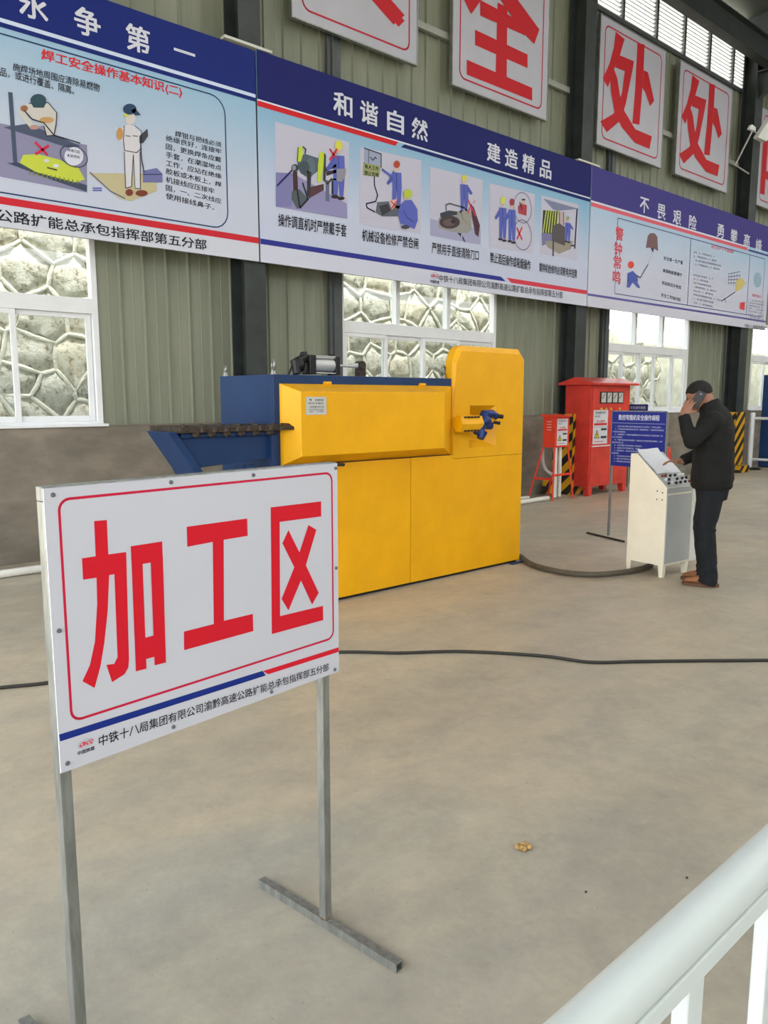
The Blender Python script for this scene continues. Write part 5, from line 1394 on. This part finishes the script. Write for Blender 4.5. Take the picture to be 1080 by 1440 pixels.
def hand(mb, w, d, pn, side, curls, ln=1.0):
    """w wrist, d towards knuckles, pn palm normal (fingers curl to it), side = thumb side"""
    d = d.normalized(); pn = (pn - d * pn.dot(d)).normalized(); side = (side - d * side.dot(d) - pn * side.dot(pn)).normalized()
    R = Matrix((d, side, pn)).transposed()
    mb.ell(w + d * .045, (.052, .040, .017), R, 14, 10); mb.ell(w + d * .062, (.035, .042, .015), R, 14, 10)
    mb.tube([w - d * .02, w + d * .03], [.026, .028], 10)
    for k, (o_, L) in enumerate(((.030, .072), (.010, .080), (-.011, .075), (-.031, .058))):
        finger(mb, w + d * .085 + side * o_, d + side * o_ * 4, pn, L * ln, .0088, curls[k])
    finger(mb, w + d * .03 + side * .030, d * .65 + side * .75, pn, .062, .0105, (.1, .3, .3))
body = MB()
body.loft(torso(-.025)); head(body)
body.tube([q_(-.02, 0, 1.38), q_(.02, 0, 1.44), h_(-.035, 0, -.05), h_(-.03, 0, 0)], [.062, .057, .057, .06], 16)
arm(body, shL, elL, wrL, -.017); arm(body, shR, elR, wrR, -.017)
# nose, brow, lips, ears
body.ell(h_(.098, 0, -.020), (.016, .012, .020), HR, 10, 8); body.ell(h_(.090, 0, .004), (.010, .008, .020), HR, 8, 6)
body.ell(h_(.080, 0, .024), (.012, .040, .008), HR, 10, 6); body.ell(h_(.087, 0, -.052), (.009, .022, .005), HR, 8, 6); body.ell(h_(.084, 0, -.063), (.009, .019, .006), HR, 8, 6)
for s in (-1, 1):
    body.ell(h_(-.004, s * .078, -.004), (.016, .009, .030), HR, 10, 8)
    body.ell(h_(.072, s * .024, .010), (.010, .013, .008), HR, 8, 6)
    # legs
HIPS = {1: (q_(-.045, .085, .84), q_(.0, .095, .47), q_(-.045, .10, .09)), -1: (q_(-.035, -.085, .84), q_(.015, -.095, .47), q_(-.03, -.10, .09))}
for s in (1, -1):
    h, k, an = HIPS[s]
    body.tube([h, h.lerp(k, .5), k, k.lerp(an, .4), an], [.085, .070, .050, .048, .036], 12)
    body.tube([an, an + V((0, 0, -.04)), an + PF * .11 + V((0, 0, -.055))], [.036, .034, .026], 10)
# near hand: phone at the left ear
phc = h_(.020, .102, -.015)
hdir = (q_(.165, .150, 1.47) - wrL)
hand(body, wrL, hdir, (HL * -1 - PF * .35), (PF * -.7 + V((0, 0, .5))), [(.10, .35, .4), (.05, .3, .35), (.05, .25, .3), (.0, .2, .25)])
# far hand reaching onto the papers
hand(body, wrR, PF * 1.0 + V((0, 0, -.02)) + PL * .1, V((0, 0, -1)), PL, [(.15, .3, .3), (.2, .35, .3), (.25, .4, .35), (.3, .45, .4)])
bd = remesh('body', body, M_skin, man, .0046, 3)
# eyes
for s in (-1, 1):
    e = obj('eye', MB().ell(h_(.079, s * .025, .008), (.005, .009, .004), HR, 10, 8), mat('eye_white', (170, 160, 150), .3), man, smooth=60)
    obj('pupil', MB().ell(h_(.0835, s * .025, .007), (.0025, .0045, .0042), HR, 8, 6), M_black, e, smooth=60)
    obj('eyebrow', MB().ell(h_(.088, s * .026, .030), (.006, .018, .004), HR, 8, 6), M_hair, man, smooth=60)
# hair: cap with clean hairline
hair = MB()
vs = []; fs = []; NU, NV = 28, 12
for i in range(NV + 1):
    for j in range(NU):
        ph = 2 * PI * j / NU; c_ = math.cos(ph)
        lim = math.radians(66 + 18 * min(1, max(0, (.8 - c_) / .35)) + 34 * min(1, max(0, (.05 - c_) / .7)))
        th = lim * i / NV
        p = V((.0985 * math.sin(th) * math.cos(ph) - .012, .0785 * math.sin(th) * math.sin(ph), .0915 * math.cos(th) + .028))
        k = 1 + .012 * noise.noise(p * 90)
        vs.append(hc + HR @ (p * k))
for i in range(NV):
    for j in range(NU):
        j2 = (j + 1) % NU; fs.append((i * NU + j, (i + 1) * NU + j, (i + 1) * NU + j2, i * NU + j2))
ho_ = obj('hair', MB().add(vs, fs), M_hair, man, smooth=60)
sm = ho_.modifiers.new('s', 'SOLIDIFY'); sm.thickness = .003; sm.offset = 1
# jacket
def wr(co):
    p = co * 1.0
    return .006 * noise.noise(V((p.x * 9, p.y * 9, p.z * 16))) + .003 * noise.noise(p * 40)
jk = MB(); jk.loft(torso(.018)); arm(jk, shL, elL, wrL, .008); arm(jk, shR, elR, wrR, .008)
for e, w in ((elL, wrL), (elR, wrR)):
    jk.tube([e.lerp(w, .88), w + (w - e).normalized() * .005], [.042, .040], 14)
jk.loft([ring(q_(-.03, 0, .795), .150, .190, sq=.88), ring(q_(-.03, 0, .84), .160, .196, sq=.88), ring(q_(-.03, 0, .95), .158, .192, sq=.88)])
# collar
jk.tube([q_(-.005, 0, 1.40), q_(.012, 0, 1.445), q_(.024, 0, 1.475)], [(.086), (.078), (.074)], 20)
jko = remesh('jacket', jk, M_jacket, man, .007, 5, wr)
# zip fly / hem band
obj('hem_band', MB().loft([ring(q_(-.03, 0, .785), .146, .186, sq=.88), ring(q_(-.03, 0, .80), .157, .196, sq=.88), ring(q_(-.03, 0, .82), .160, .199, sq=.88), ring(q_(-.03, 0, .825), .15, .19, sq=.88)]), M_jacket, jko, smooth=60)
# jeans
tr_ = MB()
tr_.loft([ring(q_(-.038, 0, .87), .128, .168, sq=.9), ring(q_(-.038, 0, .80), .130, .174, sq=.9), ring(q_(-.038, 0, .70), .118, .172, sq=.9)])
for s in (1, -1):
    h, k, an = HIPS[s]
    tr_.tube([h + V((0, 0, -.02)), h.lerp(k, .3), h.lerp(k, .7), k, k.lerp(an, .35), k.lerp(an, .8), an + V((0, 0, -.045))], [(.100), (.096), (.086), (.080), (.078), (.074), (.074)], 16)
    tr_.tube([an + V((0, 0, -.02)), an + PF * .012 + V((0, 0, -.065))], [.078, .082], 16)
def wr2(co):
    lo = max(0, 1 - abs(co.z - .12) / .16) + max(0, 1 - abs(co.z - .46) / .1)
    return .004 * noise.noise(V((co.x * 12, co.y * 12, co.z * 14))) + .008 * lo * noise.noise(V((co.x * 10, co.y * 10, co.z * 38)))
remesh('jeans', tr_, M_jeans, man, .007, 4, wr2)
# shoes
for s in (1, -1):
    an = HIPS[s][2].copy(); an.z = 0
    if s == 1: tip = .175
    rows = [(-.075, .026, .030, .045), (-.05, .036, .036, .070), (.0, .038, .040, .082), (.05, .040, .042, .062), (.10, .043, .044, .048), (.15, .038, .040, .036), (.185, .022, .024, .024)]
    sh = MB(); rg = []
    for f, wl, w2, hh in rows:
        c = an + PF * f; pts = []
        for k in range(12):
            t = 2 * PI * k / 12; y = math.cos(t) * w2; z = .022 + (hh * .5) * (1 + math.sin(t)) * 1.15
            pts.append(c + PL * y + V((0, 0, z)))
        rg.append(pts)
    sh.loft(rg); so = obj('shoe', sh, M_shoe, man, smooth=70)
    sub = so.modifiers.new('s', 'SUBSURF'); sub.levels = 1; sub.render_levels = 1
    outl = [(-.085, -.018), (-.085, .018), (-.06, .036), (.0, .040), (.08, .046), (.14, .043), (.185, .026), (.196, .0), (.185, -.026), (.14, -.043), (.08, -.046), (.0, -.040), (-.06, -.036)]
    obj('sole', MB().prism([an + PF * f + PL * l for f, l in outl], (0, 0, .024)), M_sole, so, bevel=.004)
    for k in range(3):
        p = an + PF * (.045 + k * .022) + V((0, 0, .088 - k * .012)); obj('lace', MB().tube([p - PL * .02, p + V((0, 0, .004)), p + PL * .02], .0028, 6), M_sole, so, smooth=60)
# phone: its own thing, held in the hand
pd = (HU * .55 + HF * -.85).normalized(); pw = HL.cross(pd).normalized()
pR = Matrix((pw, pd, HL)).transposed().to_4x4(); pR.translation = phc
ph = root('mobile_phone', tuple(phc), 'dark mobile phone held against the man\'s ear', 'phone')
obj('phone_body', MB(pR).box(-.034, -.068, -.004, .034, .068, .005), M_black, ph, bevel=.004)
obj('camera_lens', MB(pR).tube([(.0, .046, .005), (.0, .046, .0065)], .008, 12), mat('lens_ring', (120, 124, 128), .3), ph)
